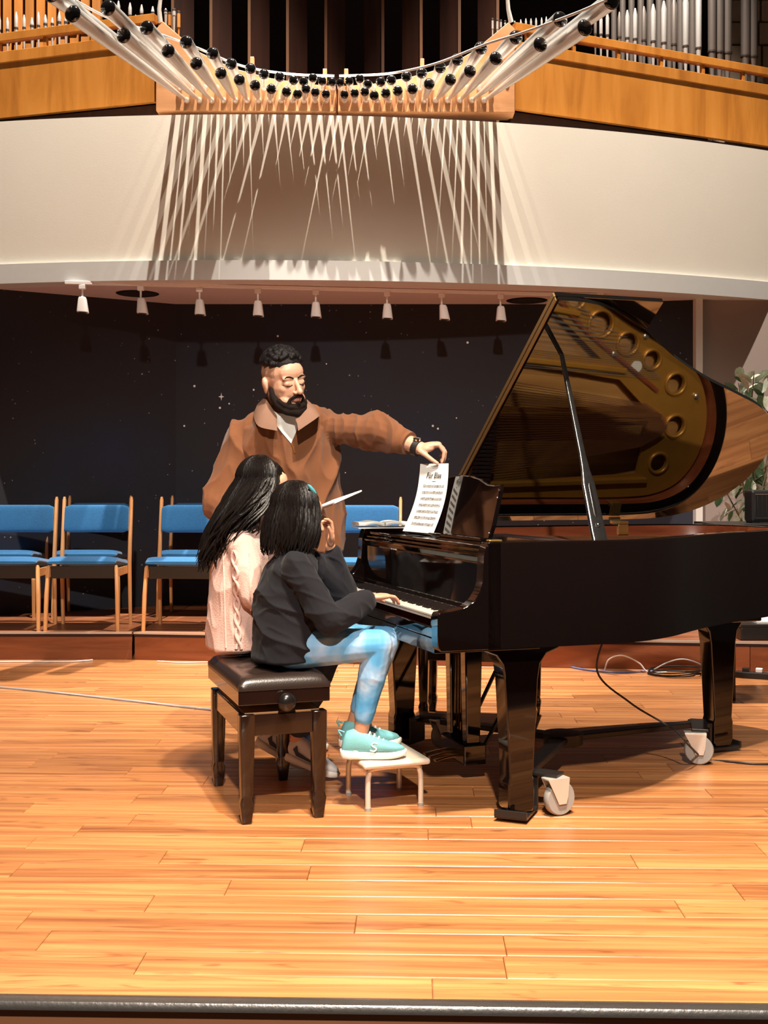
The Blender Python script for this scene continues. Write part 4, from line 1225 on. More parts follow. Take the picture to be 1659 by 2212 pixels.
def hand(mb, wrist, d, n, s, sc=1.0, curls=None, thumb=None, fl=1.0):
    d = V(d).normalized(); n = V(n); n = (n - d * n.dot(d)).normalized(); s0 = d.cross(n)
    s = s0 if s0.dot(V(s)) > 0 else -s0
    wrist = V(wrist)
    R = Matrix((d, s, n)).transposed()
    mb.ell(wrist + d * 0.048 * sc, (0.052 * sc, 0.040 * sc, 0.017 * sc), R)
    mb.ell(wrist + d * 0.075 * sc, (0.026 * sc, 0.041 * sc, 0.014 * sc), R)
    mb.ell(wrist + d * 0.012 * sc, (0.034 * sc, 0.027 * sc, 0.019 * sc), R)
    mb.ell(wrist + d * 0.035 * sc + s * 0.024 * sc + n * 0.010 * sc, (0.034 * sc, 0.018 * sc, 0.016 * sc), R)
    curls = curls or [(20, 30, 15)] * 4
    for (off, L, r), cu in zip(((0.030, 0.074, 0.0088), (0.0100, 0.082, 0.0090), (-0.0100, 0.076, 0.0086), (-0.0290, 0.060, 0.0076)), curls):
        p = wrist + d * 0.088 * sc + s * off * sc
        pts = [p]; a = 0
        for f, q in zip((0.46, 0.30, 0.24), cu):
            a += math.radians(q)
            p = p + (d * math.cos(a) + n * math.sin(a) + s * off * 0.9) * (L * f * sc * fl)
            pts.append(p)
        mb.chain(pts, [r * sc * 1.08, r * sc, r * sc * 0.92, r * sc * 0.80], 10)
    if thumb is None:
        b0 = wrist + d * 0.022 * sc + s * 0.028 * sc + n * 0.008 * sc
        thumb = [b0, b0 + (d * 0.7 + s * 0.6 + n * 0.2) * 0.036 * sc, b0 + (d * 1.55 + s * 0.85 + n * 0.45) * 0.036 * sc, b0 + (d * 2.2 + s * 0.95 + n * 0.75) * 0.036 * sc]
    mb.chain(thumb, [0.0125 * sc, 0.0112 * sc, 0.0100 * sc, 0.0082 * sc], 10)

def fold_fn(a1, f1, a2, f2, stretch=(1, 1, 1), seed=0, shear=0.35):
    def f(co, n):
        p = V((co.x * stretch[0] + seed, co.y * stretch[1], (co.z + shear * co.x) * stretch[2]))
        v = noise.noise(p * f1)
        w_ = noise.noise(p * f2 + V((3, 7, 1)))
        r = max(0.0, 1 - 2.6 * abs(v)); q = max(0.0, 1 - 2.6 * abs(w_))
        return a1 * (r * r - 0.25) + a2 * (q * q - 0.25)
    return f

def shoe(parent, org, heel, toe, m_upper, L, lift=0.0, logo=None, wide=1.0, lace=None):
    """heel/toe: sole-bottom points; builds shoe > sole, laces, mark"""
    heel, toe = V(heel), V(toe)
    ex = (toe - heel).normalized(); ey = V((0, 0, 1)).cross(ex).normalized(); ez_ = ex.cross(ey)
    Mx = Matrix.Translation(heel) @ Matrix((ex, ey, ez_)).transposed().to_4x4()
    s = L / 0.24
    b = MB()
    rings = [(0.004, 0.020, 0.050), (0.018, 0.030, 0.078), (0.045, 0.034, 0.086), (0.075, 0.0345, 0.080), (0.105, 0.036, 0.064), (0.14, 0.040, 0.048), (0.175, 0.042, 0.037), (0.205, 0.037, 0.029), (0.228, 0.024, 0.020), (0.237, 0.010, 0.010)]
    b.loft([(V((x * s, 0, (0.024 + h * 0.5) * s)), V((0, w_ * s * wide, 0)), V((0.004 * s, 0, h * 0.5 * s))) for x, w_, h in rings], 20, 0, True, 2.8)
    b.xform(Mx)
    u = part('shoe', b, m_upper, parent, org, 60)
    b = MB()
    rs = [(-0.004, 0.016, 0.010, 0.034), (0.006, 0.030, 0.002, 0.036), (0.03, 0.037, 0.0, 0.034), (0.07, 0.037, 0.0, 0.030), (0.11, 0.037, 0.0, 0.028), (0.15, 0.043, 0.0, 0.028), (0.185, 0.0455, 0.001, 0.028), (0.215, 0.040, 0.005, 0.030), (0.237, 0.025, 0.010, 0.032), (0.248, 0.008, 0.016, 0.030)]
    b.loft([(V((x * s, 0, (z0 + z1) / 2 * s)), V((0, w_ * s * wide, 0)), V((0, 0, (z1 - z0) / 2 * s))) for x, w_, z0, z1 in rs], 20, 0, True, 5.0); b.xform(Mx)
    part('sole', b, M['sole'], u, org, 50)
    b = MB()
    for i in range(5):
        x = (0.086 + 0.017 * i) * s; zt = (0.024 + (0.081 - 0.0095 * i)) * s
        b.tube([V((x, -0.020 * s, zt - 0.012 * s)), V((x + 0.006 * s, 0, zt + 0.002 * s)), V((x + 0.012 * s, 0.020 * s, zt - 0.014 * s))], 0.0040 * s, 6)
    b.xform(Mx); part('laces', b, lace or M['sole'], u, org, 60)
    if logo == 'stripe':
        b = MB()
        pts = [(0.045, 0.075), (0.05, 0.052), (0.075, 0.040), (0.11, 0.036), (0.17, 0.046), (0.20, 0.046), (0.14, 0.060), (0.10, 0.062), (0.07, 0.066)]
        pts = [(0.050, 0.078), (0.062, 0.056), (0.10, 0.046), (0.19, 0.034), (0.11, 0.036), (0.06, 0.040), (0.040, 0.060)]
        b.prism([(x * s, z * s) for x, z in pts], (0, -0.0425 * s * wide, 0), (1, 0, 0), (0, 0, 1), (0, 1, 0), 0.012 * s); b.xform(Mx)
        part('side_stripe', b, M['shoe_navy'], u, org, 0, label='navy curved side stripe')
    if logo == 'mark':
        b = MB()
        pp = [(0.135, 0.060), (0.120, 0.063), (0.113, 0.055), (0.122, 0.048), (0.130, 0.042), (0.122, 0.034), (0.106, 0.037)]
        b.tube(catmull([V((x * s, -(0.0395 - (z - 0.045) * 0.18) * s * wide, z * s)) for x, z in pp], 4), 0.0030 * s, 6); b.xform(Mx)
        part('side_mark', b, M['sole'], u, org, 60, label='white S-shaped side mark')
        b = MB(); b.tube(catmull([V((0.0, 0, 0.085 * s)), V((-0.010 * s, 0, 0.105 * s)), V((0.012 * s, 0, 0.098 * s))], 4), 0.004 * s, 6); b.xform(Mx); part('heel_tab', b, M['shoe_aqua'], u, org, 60)
    return u

def bvh_of(objs):
    vs, fs = [], []
    for o in objs:
        k = len(vs); mw = Matrix.Translation(o.parent.location) if o.parent else o.matrix_world
        if o.parent and o.parent.parent: mw = Matrix.Translation(o.parent.parent.location)
        vs += [mw @ v.co for v in o.data.vertices]
        fs += [tuple(i + k for i in p.vertices) for p in o.data.polygons]
    return BVHTree.FromPolygons(vs, fs)
EYE = V((0, 0, HC))
def on_surface(tree, x, y, lift, dflt):
    d = (P(x, y, 1.0) - EYE).normalized()
    loc, nr, _, dist = tree.ray_cast(EYE, d)
    if loc is None or abs(loc.y - dflt) > 0.25: loc = P(x, y, dflt)
    return loc - d * lift
def patch(name, poly, tree, lift, th, m_, parent, org, dflt, rings=5, label=None, sub=4):
    pts = []
    n0 = len(poly)
    for i in range(n0):
        a, c = V(poly[i]), V(poly[(i + 1) % n0])
        for k in range(sub): pts.append(a.lerp(c, k / sub))
    n = len(pts); cx = sum((p for p in pts), V((0, 0))) / n
    b = MB(); vs = []
    for side in (0, 1):
        for r in range(rings):
            f = (r + 1) / rings
            for p in pts:
                q = cx.lerp(p, f)
                vs.append(on_surface(tree, q.x, q.y, lift - (th if side else 0), dflt))
        vs.append(on_surface(tree, cx.x, cx.y, lift - (th if side else 0), dflt))
    N = n * rings + 1; fs = []
    for side in (0, 1):
        o = side * N
        for k in range(n):
            k2 = (k + 1) % n
            f = [(o + N - 1, o + k, o + k2)]
            for r in range(rings - 1): f.append((o + r * n + k, o + (r + 1) * n + k, o + (r + 1) * n + k2, o + r * n + k2))
            fs += f
    o = (rings - 1) * n
    for k in range(n):
        k2 = (k + 1) % n
        fs.append((o + k, N + o + k, N + o + k2, o + k2))
    b.add(vs, fs)
    return part(name, b, m_, parent, org, 50, label=label)

def strands(parent, org, c, R, face_az, gap, n, tip, m_, seed, rad=0.0062, wave=0.010, crown=V((0, 0, 0))):
    rnd = random.Random(seed)
    b = MB()
    for i in range(n):
        a = face_az + gap + (2 * math.pi - 2 * gap) * (i + rnd.random()) / n
        dirv = V((math.cos(a), math.sin(a), 0))
        pts = []
        th0 = rnd.uniform(0.03, 0.5)
        thend = rnd.uniform(1.5, 1.9)
        for k in range(7):
            th = th0 + (thend - th0) * k / 6
            p = c + V((R[0] * math.sin(th) * dirv.x, R[1] * math.sin(th) * dirv.y, R[2] * math.cos(th))) * (1.0 + rnd.uniform(-0.006, 0.03))
            pts.append(p)
        e, fl_ = tip(a, rnd)
        st = pts[-1]
        ph = rnd.uniform(0, 6.28)
        for k in range(1, 9):
            t = k / 8
            p = st.lerp(e, t)
            p += V((st.x - c.x, st.y - c.y, 0)).normalized() * fl_ * math.sin(math.pi * t) 
            p += V((math.sin(ph + 5.5 * t), math.cos(ph + 4.5 * t), 0)) * wave * t
            pts.append(p)
        r0 = rad * rnd.uniform(0.7, 1.25)
        N = len(pts)
        b.tube(pts, [r0 * (0.7 if k == 0 else 1.0 if k < N - 4 else 1.0 - 0.2 * (k - (N - 5))) for k in range(N)], 5)
    o = part('hair_strands', b, m_, parent, org, 70)
    return o

# ------------------------------------------------------------------ MAN
mo = V((-0.38, 5.34, 0))
man = thing('person', 'man in brown quarter-zip sweater leaning in and holding up sheet music', 'person', mo)
HM = Matrix.Translation((-0.442, 5.10, 1.662)) @ Matrix.Rotation(math.radians(-12), 4, 'Y') @ Matrix.Rotation(math.radians(36), 4, 'Z') @ Matrix.Rotation(math.radians(17), 4, 'X') @ Matrix.Scale(1.13, 4)
fw = V((0.34, -0.94, 0)); sw = V((0.94, 0.34, 0))
def trings(lst): return [(V((x, y, z)), sw * a, fw * c) for x, y, z, a, c in lst]
LS, LE, LW = V((-0.245, 5.29, 1.462)), V((-0.005, 5.10, 1.44)), V((0.150, 4.992, 1.366))
RS, RE, RW = V((-0.640, 5.22, 1.415)), V((-0.725, 5.17, 1.13)), V((-0.56, 5.00, 1.00))
mb = MB()
head(mb, HM)
mb.chain([HM @ V((0, 0.022, -0.055)), V((-0.44, 5.17, 1.52)), V((-0.44, 5.22, 1.46))], [0.062, 0.062, 0.075])
mb.loft(trings([(-0.40, 5.34, 0.88, 0.15, 0.11), (-0.405, 5.33, 1.05, 0.155, 0.10), (-0.42, 5.30, 1.25, 0.17, 0.10), (-0.432, 5.26, 1.40, 0.17, 0.09), (-0.44, 5.22, 1.50, 0.07, 0.06)]), 24)
for s_, e_, w_ in ((LS, LE, LW), (RS, RE, RW)):
    mb.chain([s_, e_, e_.lerp(w_, 0.45), w_], [0.050, 0.043, 0.041, 0.030])
th_ = [P(908, 975, 4.965), P(921, 984, 4.955), P(934, 994, 4.952), P(945, 1001, 4.950)]
hand(mb, LW, (0.96, -0.05, 0.16), (0.1, 0.10, -1), (0, -1, 0), 1.0, [(66, 40, 12), (60, 46, 14), (58, 54, 24), (54, 58, 30)], th_, 1.14)
hand(mb, RW, (0.75, -0.45, -0.35), (0, -0.4, -1), (0.4, 0.5, 0), 1.0)
for s_ in (-1, 1):
    hp = V((-0.39 + 0.085 * s_, 5.34, 0.90)); an = V((-0.430 + 0.05 * s_, 5.36 + 0.03 * s_, 0.09))
    mb.chain([hp, hp.lerp(an, 0.52) + V((0.02, -0.03, 0)), an], [0.085, 0.055, 0.038])
HI = HM.inverted()
def man_mat(c, n):
    p = HI @ c
    if p.z > -0.12 and p.length < 0.16:
        if abs(p.x) < 0.022 and p.y < -0.086 and -0.0735 < p.z < -0.051: return 1
        if p.z > 0.005 and p.y > -0.035 - (0.03 if p.z > 0.06 else 0) and abs(p.x) > 0.03 and (p.z > 0.02 or p.y > 0.03) and not (abs(p.x) > 0.070 and p.z < 0.024): return 2
        if p.y > 0.045 and p.z > -0.04: return 2
    return 0
man_body = voxpart('body', mb, 0.0034, [M['skin'], M['lips'], M['fade']], man, mo, 9, matfn=man_mat)
tbody = BVHTree.FromPolygons([v.co + mo for v in man_body.data.vertices], [tuple(p.vertices) for p in man_body.data.polygons])
def head_hit(x, z_):
    o_, e_ = HM @ V((x, -0.2, z_)), HM @ V((x, 0, z_))
    loc, nr, _, _ = tbody.ray_cast(o_, (e_ - o_).normalized())
    return (loc + nr * 0.0005) if loc else HM @ V((x, -0.085, z_))
# hair cap: short curls
mb = MB(); rnd = random.Random(3)
k = len(mb.v)
mb.ell((0, 0.010, 0.060), (0.070, 0.088, 0.068))
for i in range(340):
    a = rnd.uniform(0, 6.283); t = math.acos(1 - rnd.random() * 0.80)
    x, y, z_ = math.sin(t) * math.cos(a), math.sin(t) * math.sin(a), math.cos(t)
    if y < -0.55 and z_ < 0.52: continue
    p = V((0.073 * x, 0.012 + 0.090 * y, 0.058 + 0.074 * z_))
    if p.z < 0.045: continue
    mb.ell(p, rnd.uniform(0.008, 0.0135), None, 8, 6)
mb.xform(HM, k)
voxpart('hair', mb, 0.003, M['hairblack'], man, mo, 1, label='short dark curly hair')
# beard
mb = MB(); k = 0
for s in (-1, 1):
    mb.chain([V((s * 0.069, -0.012, -0.020)), V((s * 0.066, -0.022, -0.052)), V((s * 0.056, -0.042, -0.082)), V((s * 0.036, -0.070, -0.104)), V((0, -0.082, -0.113))], [0.008, 0.0135, 0.017, 0.018, 0.0195])
    mb.chain([V((s * 0.056, -0.050, -0.066)), V((s * 0.044, -0.068, -0.080)), V((s * 0.030, -0.078, -0.088)), V((0, -0.086, -0.094))], [0.011, 0.013, 0.0145, 0.013])
    mb.chain([V((0.001 * s, -0.1005, -0.0455)), V((s * 0.018, -0.0965, -0.0485)), V((s * 0.030, -0.086, -0.060)), V((s * 0.034, -0.080, -0.076))], [0.0045, 0.0056, 0.0062, 0.009])
mb.ell((0, -0.091, -0.0815), (0.012, 0.008, 0.007))
mb.xform(HM)
voxpart('beard', mb, 0.0026, M['beard'], man, mo, 2, label='short dark beard')
for s in (-1, 1):
    b = MB(); b.tube(catmull([head_hit(s * 0.010, 0.020), head_hit(s * 0.024, 0.0265), head_hit(s * 0.037, 0.0270), head_hit(s * 0.046, 0.0225)], 4), [0.0030] * 3 + [0.0036] * 6 + [0.003, 0.0026, 0.002, 0.0014], 6); part('eyebrow', b, M['beard'], man, mo, 60)
    b = MB(); b.tube(catmull([head_hit(s * 0.0165, -0.0035), head_hit(s * 0.025, -0.0075), head_hit(s * 0.037, -0.0080), head_hit(s * 0.047, -0.0035)], 4), 0.0017, 6); part('eyelash', b, M['beard'], man, mo, 60)
# clothes
mb = MB()
mb.loft(trings([(-0.41, 5.33, 0.895, 0.195, 0.150), (-0.405, 5.335, 0.90, 0.205, 0.158), (-0.405, 5.33, 0.98, 0.215, 0.160), (-0.41, 5.32, 1.10, 0.220, 0.162), (-0.42, 5.29, 1.25, 0.225, 0.160), (-0.435, 5.255, 1.38, 0.225, 0.148), (-0.44, 5.225, 1.455, 0.200, 0.125), (-0.44, 5.195, 1.515, 0.125, 0.100), (-0.44, 5.175, 1.545, 0.085, 0.085)]), 32)
mb.chain([V((-0.40, 5.215, 1.515)), V((-0.32, 5.245, 1.485)), LS], [0.062, 0.066, 0.072]); mb.chain([V((-0.48, 5.195, 1.515)), V((-0.56, 5.20, 1.475)), RS], [0.062, 0.066, 0.072])
lc = LE.lerp(LW, 0.48)
mb.chain([LS, LS.lerp(LE, 0.5), LE, LE.lerp(LW, 0.3), lc], [0.074, 0.076, 0.072, 0.068, 0.058])
mb.chain([RS, RS.lerp(RE, 0.5), RE, RE.lerp(RW, 0.5), RW.lerp(RE, 0.1)], [0.074, 0.077, 0.074, 0.066, 0.052])
sweater_man = voxpart('sweater', mb, 0.0048, M['knit_brown'], man, mo, 9, fold_fn(0.026, 4.5, 0.010, 10.0, (1.35, 1.0, 0.48), 0.7, -0.5))
dcf = (LW - LE).normalized()
b = MB(); b.tube([lc + dcf * 0.035, lc + dcf * 0.052], [0.052, 0.0515], 24); part('cuff', b, M['knit_brown'], sweater_man, mo, 60)
tm = bvh_of([sweater_man])
tee = patch('tee_shirt', [(583, 884), (600, 892), (622, 896), (645, 893), (650, 905), (640, 932), (629, 958), (612, 938), (596, 918)], tm, 0.004, 0.012, M['tee'], man, mo, 5.07, label='white tee shirt in the open collar')
cu = [(-0.470, 5.070, 1.508), (-0.512, 5.090, 1.572), (-0.530, 5.150, 1.598), (-0.505, 5.235, 1.605), (-0.44, 5.262, 1.602), (-0.372, 5.235, 1.598), (-0.338, 5.160, 1.580), (-0.345, 5.090, 1.545), (-0.388, 5.055, 1.498)]
cl = [(-0.464, 5.032, 1.440), (-0.548, 5.045, 1.462), (-0.580, 5.150, 1.525), (-0.555, 5.275, 1.545), (-0.44, 5.315, 1.548), (-0.325, 5.285, 1.540), (-0.290, 5.175, 1.520), (-0.292, 5.070, 1.500), (-0.372, 5.022, 1.440)]
cu, cl = catmull(cu, 5), catmull(cl, 5)
b = MB(); vs = []; n_ = len(cu)
for p, q in zip(cu, cl):
    md_ = (p + q) / 2 + V((p.x + 0.44, p.y - 5.19, 0)).normalized() * 0.010
    inn = V((-0.44, 5.19, 1.50)); 
    for r_ in (p, md_, q):
        vs += [r_, r_ + (inn - r_).normalized() * 0.006]
fs = []
for i_ in range(n_ - 1):
    for k_ in (0, 2):
        a_ = i_ * 6 + k_; c_ = a_ + 6
        fs += [(a_, c_, c_ + 2, a_ + 2), (a_ + 1, a_ + 3, c_ + 3, c_ + 1)]
    a_ = i_ * 6; c_ = a_ + 6
    fs += [(a_, a_ + 1, c_ + 1, c_), (a_ + 4, c_ + 4, c_ + 5, a_ + 5)]
for a_ in (0, (n_ - 1) * 6):
    fs += [(a_, a_ + 2, a_ + 3, a_ + 1), (a_ + 2, a_ + 4, a_ + 5, a_ + 3)]
b.add(vs, fs); part('collar', b, M['collar'], sweater_man, mo, 60, label='taupe folded collar')
mb2 = MB(); mb2.loft(trings([(-0.41, 5.335, 0.865, 0.186, 0.140), (-0.41, 5.335, 0.93, 0.190, 0.142)]), 40); part('tee_hem', mb2, M['tee'], man, mo, 60, label='white shirt hem below the sweater')
b = MB(); b.tube(catmull([on_surface(tm, 629, 957, 0.004, 5.05), on_surface(tm, 633, 966, 0.004, 5.05), on_surface(tm, 637, 978, 0.004, 5.05)], 4), 0.0035, 6); part('zip', b, M['brass'], sweater_man, mo, 60)
mb = MB()
for s_ in (-1, 1):
    hp = V((-0.39 + 0.085 * s_, 5.34, 0.90)); an = V((-0.430 + 0.05 * s_, 5.36 + 0.03 * s_, 0.07))
    mb.chain([hp, hp.lerp(an, 0.52) + V((0.02, -0.03, 0)), an], [0.105, 0.074, 0.058])
mb.ell((-0.39, 5.34, 0.90), (0.175, 0.13, 0.09))
voxpart('trousers', mb, 0.007, M['trousers_light'], man, mo, 4, fold_fn(0.006, 8, 0.004, 14, (1, 1, 0.5)))
for s_ in (-1, 1):
    an = V((-0.430 + 0.05 * s_, 5.36 + 0.03 * s_, 0.0))
    shoe(man, mo, an + V((-0.02, 0.06, 0)), an + V((0.10, -0.19, 0)), M['shoe_navy'], 0.28)
# watch
wp = LW + dcf * 0.004 - V((0.012, 0, 0))
wtilt = dcf
a_ = wtilt.orthogonal().normalized(); c_ = wtilt.cross(a_)
b = MB(); b.tube([wp - wtilt * 0.011, wp + wtilt * 0.011], [0.0365, 0.0355], 28); wt = part('watch', b, M['strap'], man, mo, 40, label='black wristwatch')
b = MB(); b.lathe([(0.017, 0.0), (0.017, 0.008), (0.012, 0.010)], wp + V((0.0, -0.012, 0.033)), (0.05, -0.35, 1), 20); part('watch_face', b, M['chrome'], wt, mo, 40)

# ------------------------------------------------------------------ NEAR GIRL
go = V((-0.37, 4.33, 0))
girl = thing('person', 'girl in dark sweater and blue leggings playing the piano keys, nearer of the two', 'person', go)
UV, VV = V((math.cos(PA), math.sin(PA), 0)), V((-math.sin(PA), math.cos(PA), 0))
GH = Matrix.Translation((-0.322, 4.345, 1.092)) @ Matrix.Rotation(math.radians(113), 4, 'Z') @ Matrix.Rotation(math.radians(16), 4, 'X') @ Matrix.Scale(0.93, 4)
def grings(lst): return [(V((x, y, z)), UV * a, VV * c) for x, y, z, a, c in lst]
gRS, gRE, gRW = V((-0.318, 4.205, 0.905)), V((-0.195, 4.175, 0.712)), V((-0.050, 4.325, 0.785))
gLS, gLE, gLW = V((-0.285, 4.455, 0.905)), V((-0.150, 4.53, 0.775)), V((-0.208, 4.49, 0.965))
mb = MB(); head(mb, GH)
mb.chain([GH @ V((0, 0.02, -0.06)), V((-0.335, 4.33, 0.95)), V((-0.34, 4.33, 0.90))], [0.042, 0.042, 0.055])
mb.loft(grings([(-0.38, 4.33, 0.55, 0.085, 0.11), (-0.365, 4.33, 0.75, 0.075, 0.10), (-0.345, 4.33, 0.90, 0.06, 0.10), (-0.335, 4.33, 0.96, 0.03, 0.04)]), 20)
for s_, e_, w_ in ((gRS, gRE, gRW), (gLS, gLE, gLW)):
    mb.chain([s_, e_, e_.lerp(w_, 0.5), w_], [0.034, 0.030, 0.028, 0.021])
hand(mb, gRW, (0.86, 0.46, 0.04), (0, 0, -1), (-0.4, 0.9, 0), 0.80, [(14, 34, 22), (12, 32, 22), (12, 34, 22), (14, 32, 20)])
hand(mb, gLW, (-0.02, -0.05, 1), (-0.85, -0.45, 0), (0.3, -0.9, 0.1), 0.80, [(10, 40, 30), (22, 55, 40), (32, 62, 40), (36, 60, 40)])
gRK, gRA = V((-0.022, 4.305, 0.612)), V((-0.088, 4.325, 0.275))
gLK, gLA = V((0.005, 4.455, 0.606)), V((-0.120, 4.50, 0.275))
for h_, k_, a_ in ((V((-0.365, 4.255, 0.605)), gRK, gRA), (V((-0.345, 4.405, 0.605)), gLK, gLA)):
    mb.chain([h_, k_, k_.lerp(a_, 0.35), a_], [0.060, 0.042, 0.044, 0.026])
    mb.chain([a_, a_ + V((-0.035, 0, -0.045)), a_ + V((0.10, 0.01, -0.065))], [0.026, 0.024, 0.018])
voxpart('body', mb, 0.0030, M['skin2'], girl, go, 3)
mb = MB()
mb.loft(grings([(-0.385, 4.33, 0.548, 0.100, 0.135), (-0.375, 4.33, 0.556, 0.122, 0.160), (-0.365, 4.33, 0.62, 0.128, 0.160), (-0.368, 4.33, 0.72, 0.122, 0.155), (-0.366, 4.33, 0.82, 0.112, 0.150), (-0.352, 4.33, 0.895, 0.100, 0.142), (-0.34, 4.33, 0.945, 0.072, 0.105), (-0.334, 4.332, 0.982, 0.052, 0.055)]), 32)
mb.chain([gRS, gRS.lerp(gRE, 0.5), gRE, gRE.lerp(gRW, 0.45), gRE.lerp(gRW, 0.86)], [0.056, 0.058, 0.056, 0.050, 0.040])
mb.chain([gLS, gLE, gLE.lerp(gLW, 0.5), gLE.lerp(gLW, 0.82)], [0.060, 0.054, 0.046, 0.041])
sweater_girl = voxpart('sweater', mb, 0.0042, M['navy'], girl, go, 12, fold_fn(0.011, 6.0, 0.004, 13, (0.55, 1.0, 1.3), 2.0))
mb = MB()
for h_, k_, a_ in ((V((-0.335, 4.265, 0.605)), gRK, gRA), (V((-0.315, 4.405, 0.605)), gLK, gLA)):
    mb.chain([h_, h_.lerp(k_, 0.5), k_, k_.lerp(a_, 0.35), k_.lerp(a_, 0.80)], [0.078, 0.070, 0.056, 0.054, 0.037])
mb.ell((-0.365, 4.33, 0.585), (0.085, 0.125, 0.052))
voxpart('leggings', mb, 0.0042, M['leggings'], girl, go, 5, fold_fn(0.0016, 9, 0.0006, 26, (0.6, 1, 1)))
for a_, he, to in ((gRA, V((-0.160, 4.315, 0.186)), V((0.078, 4.335, 0.186))), (gLA, V((-0.172, 4.485, 0.186)), V((0.055, 4.535, 0.186)))):
    sh = shoe(girl, go, he, to, M['shoe_aqua'], 0.238, logo='mark')
    b = MB(); b.tube([a_ + V((0, 0, -0.02)), a_ + V((-0.025, 0, -0.055))], [0.031, 0.034], 16); part('sock', b, M['tee'], girl, go, 60)
# hair
gc = GH @ V((0, 0.020, 0.036))
mb = MB(); k = 0
mb.ell((0, 0.022, 0.036), (0.086, 0.100, 0.092)); mb.xform(GH)
mb.ell((-0.352, 4.33, 1.055), (0.088, 0.098, 0.085)); mb.ell((-0.375, 4.33, 1.010), (0.055, 0.075, 0.058))
mb.ell((-0.300, 4.285, 1.04), (0.045, 0.035, 0.070))
hair_girl = voxpart('hair', mb, 0.005, M['hair'], girl, go, 5, fold_fn(0.004, 22, 0.002, 40, (1, 1, 0.25)), label='glossy dark straight shoulder-length hair')
def tip_girl(a, r):
    d_ = V((math.cos(a), math.sin(a), 0))
    back = -math.cos(a - math.radians(23))
    rad = 0.088 + 0.030 * max(0, back)
    return V((-0.338, 4.335, 0)) + V((d_.x * rad, d_.y * (rad + 0.004), 0.962 + r.uniform(-0.022, 0.03) + 0.012 * max(0, -back))), 0.012
strands(hair_girl, go, gc, (0.092, 0.090, 0.089), math.radians(23), 0.75, 260, tip_girl, M['hair'], 5, 0.0064, 0.008)
tg = bvh_of([hair_girl])
b = MB(); q0, q1 = on_surface(tg, 666, 1047, 0.010, 4.28), on_surface(tg, 686, 1074, 0.010, 4.28)
b.tube([q0.lerp(q1, t) for t in (0, 0.15, 0.5, 0.85, 1)], [0.002, 0.0065, 0.0085, 0.0065, 0.002], 10); part('hair_clip', b, M['clip'], girl, go, 60, label='aqua hair clip')

# ------------------------------------------------------------------ PINK GIRL
po = V((-0.585, 4.63, 0))
pg = thing('person', 'girl in pink cable-knit sweater with glasses, farther of the two on the bench', 'person', po)
PH = Matrix.Translation((-0.482, 4.655, 1.192)) @ Matrix.Rotation(math.radians(97), 4, 'Z') @ Matrix.Rotation(math.radians(12), 4, 'X') @ Matrix.Scale(0.97, 4)
pRS, pRE, pRW = V((-0.560, 4.510, 0.985)), V((-0.505, 4.470, 0.785)), V((-0.27, 4.58, 0.80))
pLS, pLE, pLW = V((-0.545, 4.775, 1.025)), V((-0.44, 4.88, 0.86)), V((-0.345, 4.82, 1.03))
mb = MB(); head(mb, PH)
mb.chain([PH @ V((0, 0.02, -0.06)), V((-0.535, 4.64, 1.06)), V((-0.55, 4.635, 1.0))], [0.045, 0.045, 0.06])
mb.loft(grings([(-0.60, 4.63, 0.55, 0.085, 0.12), (-0.59, 4.63, 0.80, 0.075, 0.11), (-0.565, 4.635, 1.0, 0.06, 0.11), (-0.55, 4.635, 1.06, 0.03, 0.04)]), 20)
for s_, e_, w_ in ((pRS, pRE, pRW), (pLS, pLE, pLW)):
    mb.chain([s_, e_, e_.lerp(w_, 0.5), w_], [0.036, 0.032, 0.030, 0.022])
hand(mb, pRW, (0.9, 0.3, -0.05), (0, 0, -1), (-0.3, 0.9, 0), 0.86)
hand(mb, pLW, (0.75, -0.25, 0.55), (0.45, -0.2, -0.8), (-0.2, -0.9, 0), 0.86, [(30, 40, 25)] * 4)
pRK, pRA = V((-0.205, 4.555, 0.595)), V((-0.365, 4.735, 0.165))
pLK, pLA = V((-0.19, 4.755, 0.595)), V((-0.485, 4.885, 0.17))
for h_, k_, a_ in ((V((-0.585, 4.565, 0.605)), pRK, pRA), (V((-0.57, 4.70, 0.605)), pLK, pLA)):
    mb.chain([h_, k_, k_.lerp(a_, 0.35), a_], [0.062, 0.044, 0.045, 0.028])
    mb.chain([a_, a_ + V((0.02, 0, -0.05)), a_ + V((0.10, -0.01, -0.115))], [0.028, 0.024, 0.018])
voxpart('body', mb, 0.0036, M['skin'], pg, po, 3)
mb = MB()
mb.loft(grings([(-0.605, 4.63, 0.548, 0.085, 0.14), (-0.598, 4.63, 0.557, 0.105, 0.165), (-0.592, 4.63, 0.66, 0.112, 0.165), (-0.59, 4.63, 0.78, 0.112, 0.165), (-0.585, 4.63, 0.90, 0.112, 0.165), (-0.572, 4.632, 0.985, 0.100, 0.150), (-0.555, 4.635, 1.04, 0.072, 0.105), (-0.54, 4.64, 1.09, 0.055, 0.06)]), 32)
mb.chain([pRS, pRS.lerp(pRE, 0.5), pRE, pRE.lerp(pRW, 0.5), pRE.lerp(pRW, 0.9)], [0.058, 0.060, 0.058, 0.052, 0.042])
mb.chain([pLS, pLE, pLE.lerp(pLW, 0.5), pLE.lerp(pLW, 0.86)], [0.066, 0.058, 0.050, 0.042])
sweater_pink = voxpart('sweater', mb, 0.0044, M['pink'], pg, po, 10, fold_fn(0.010, 5.0, 0.004, 12, (1.2, 1.0, 0.5), 5.0))
tp = bvh_of([sweater_pink])
b = MB()
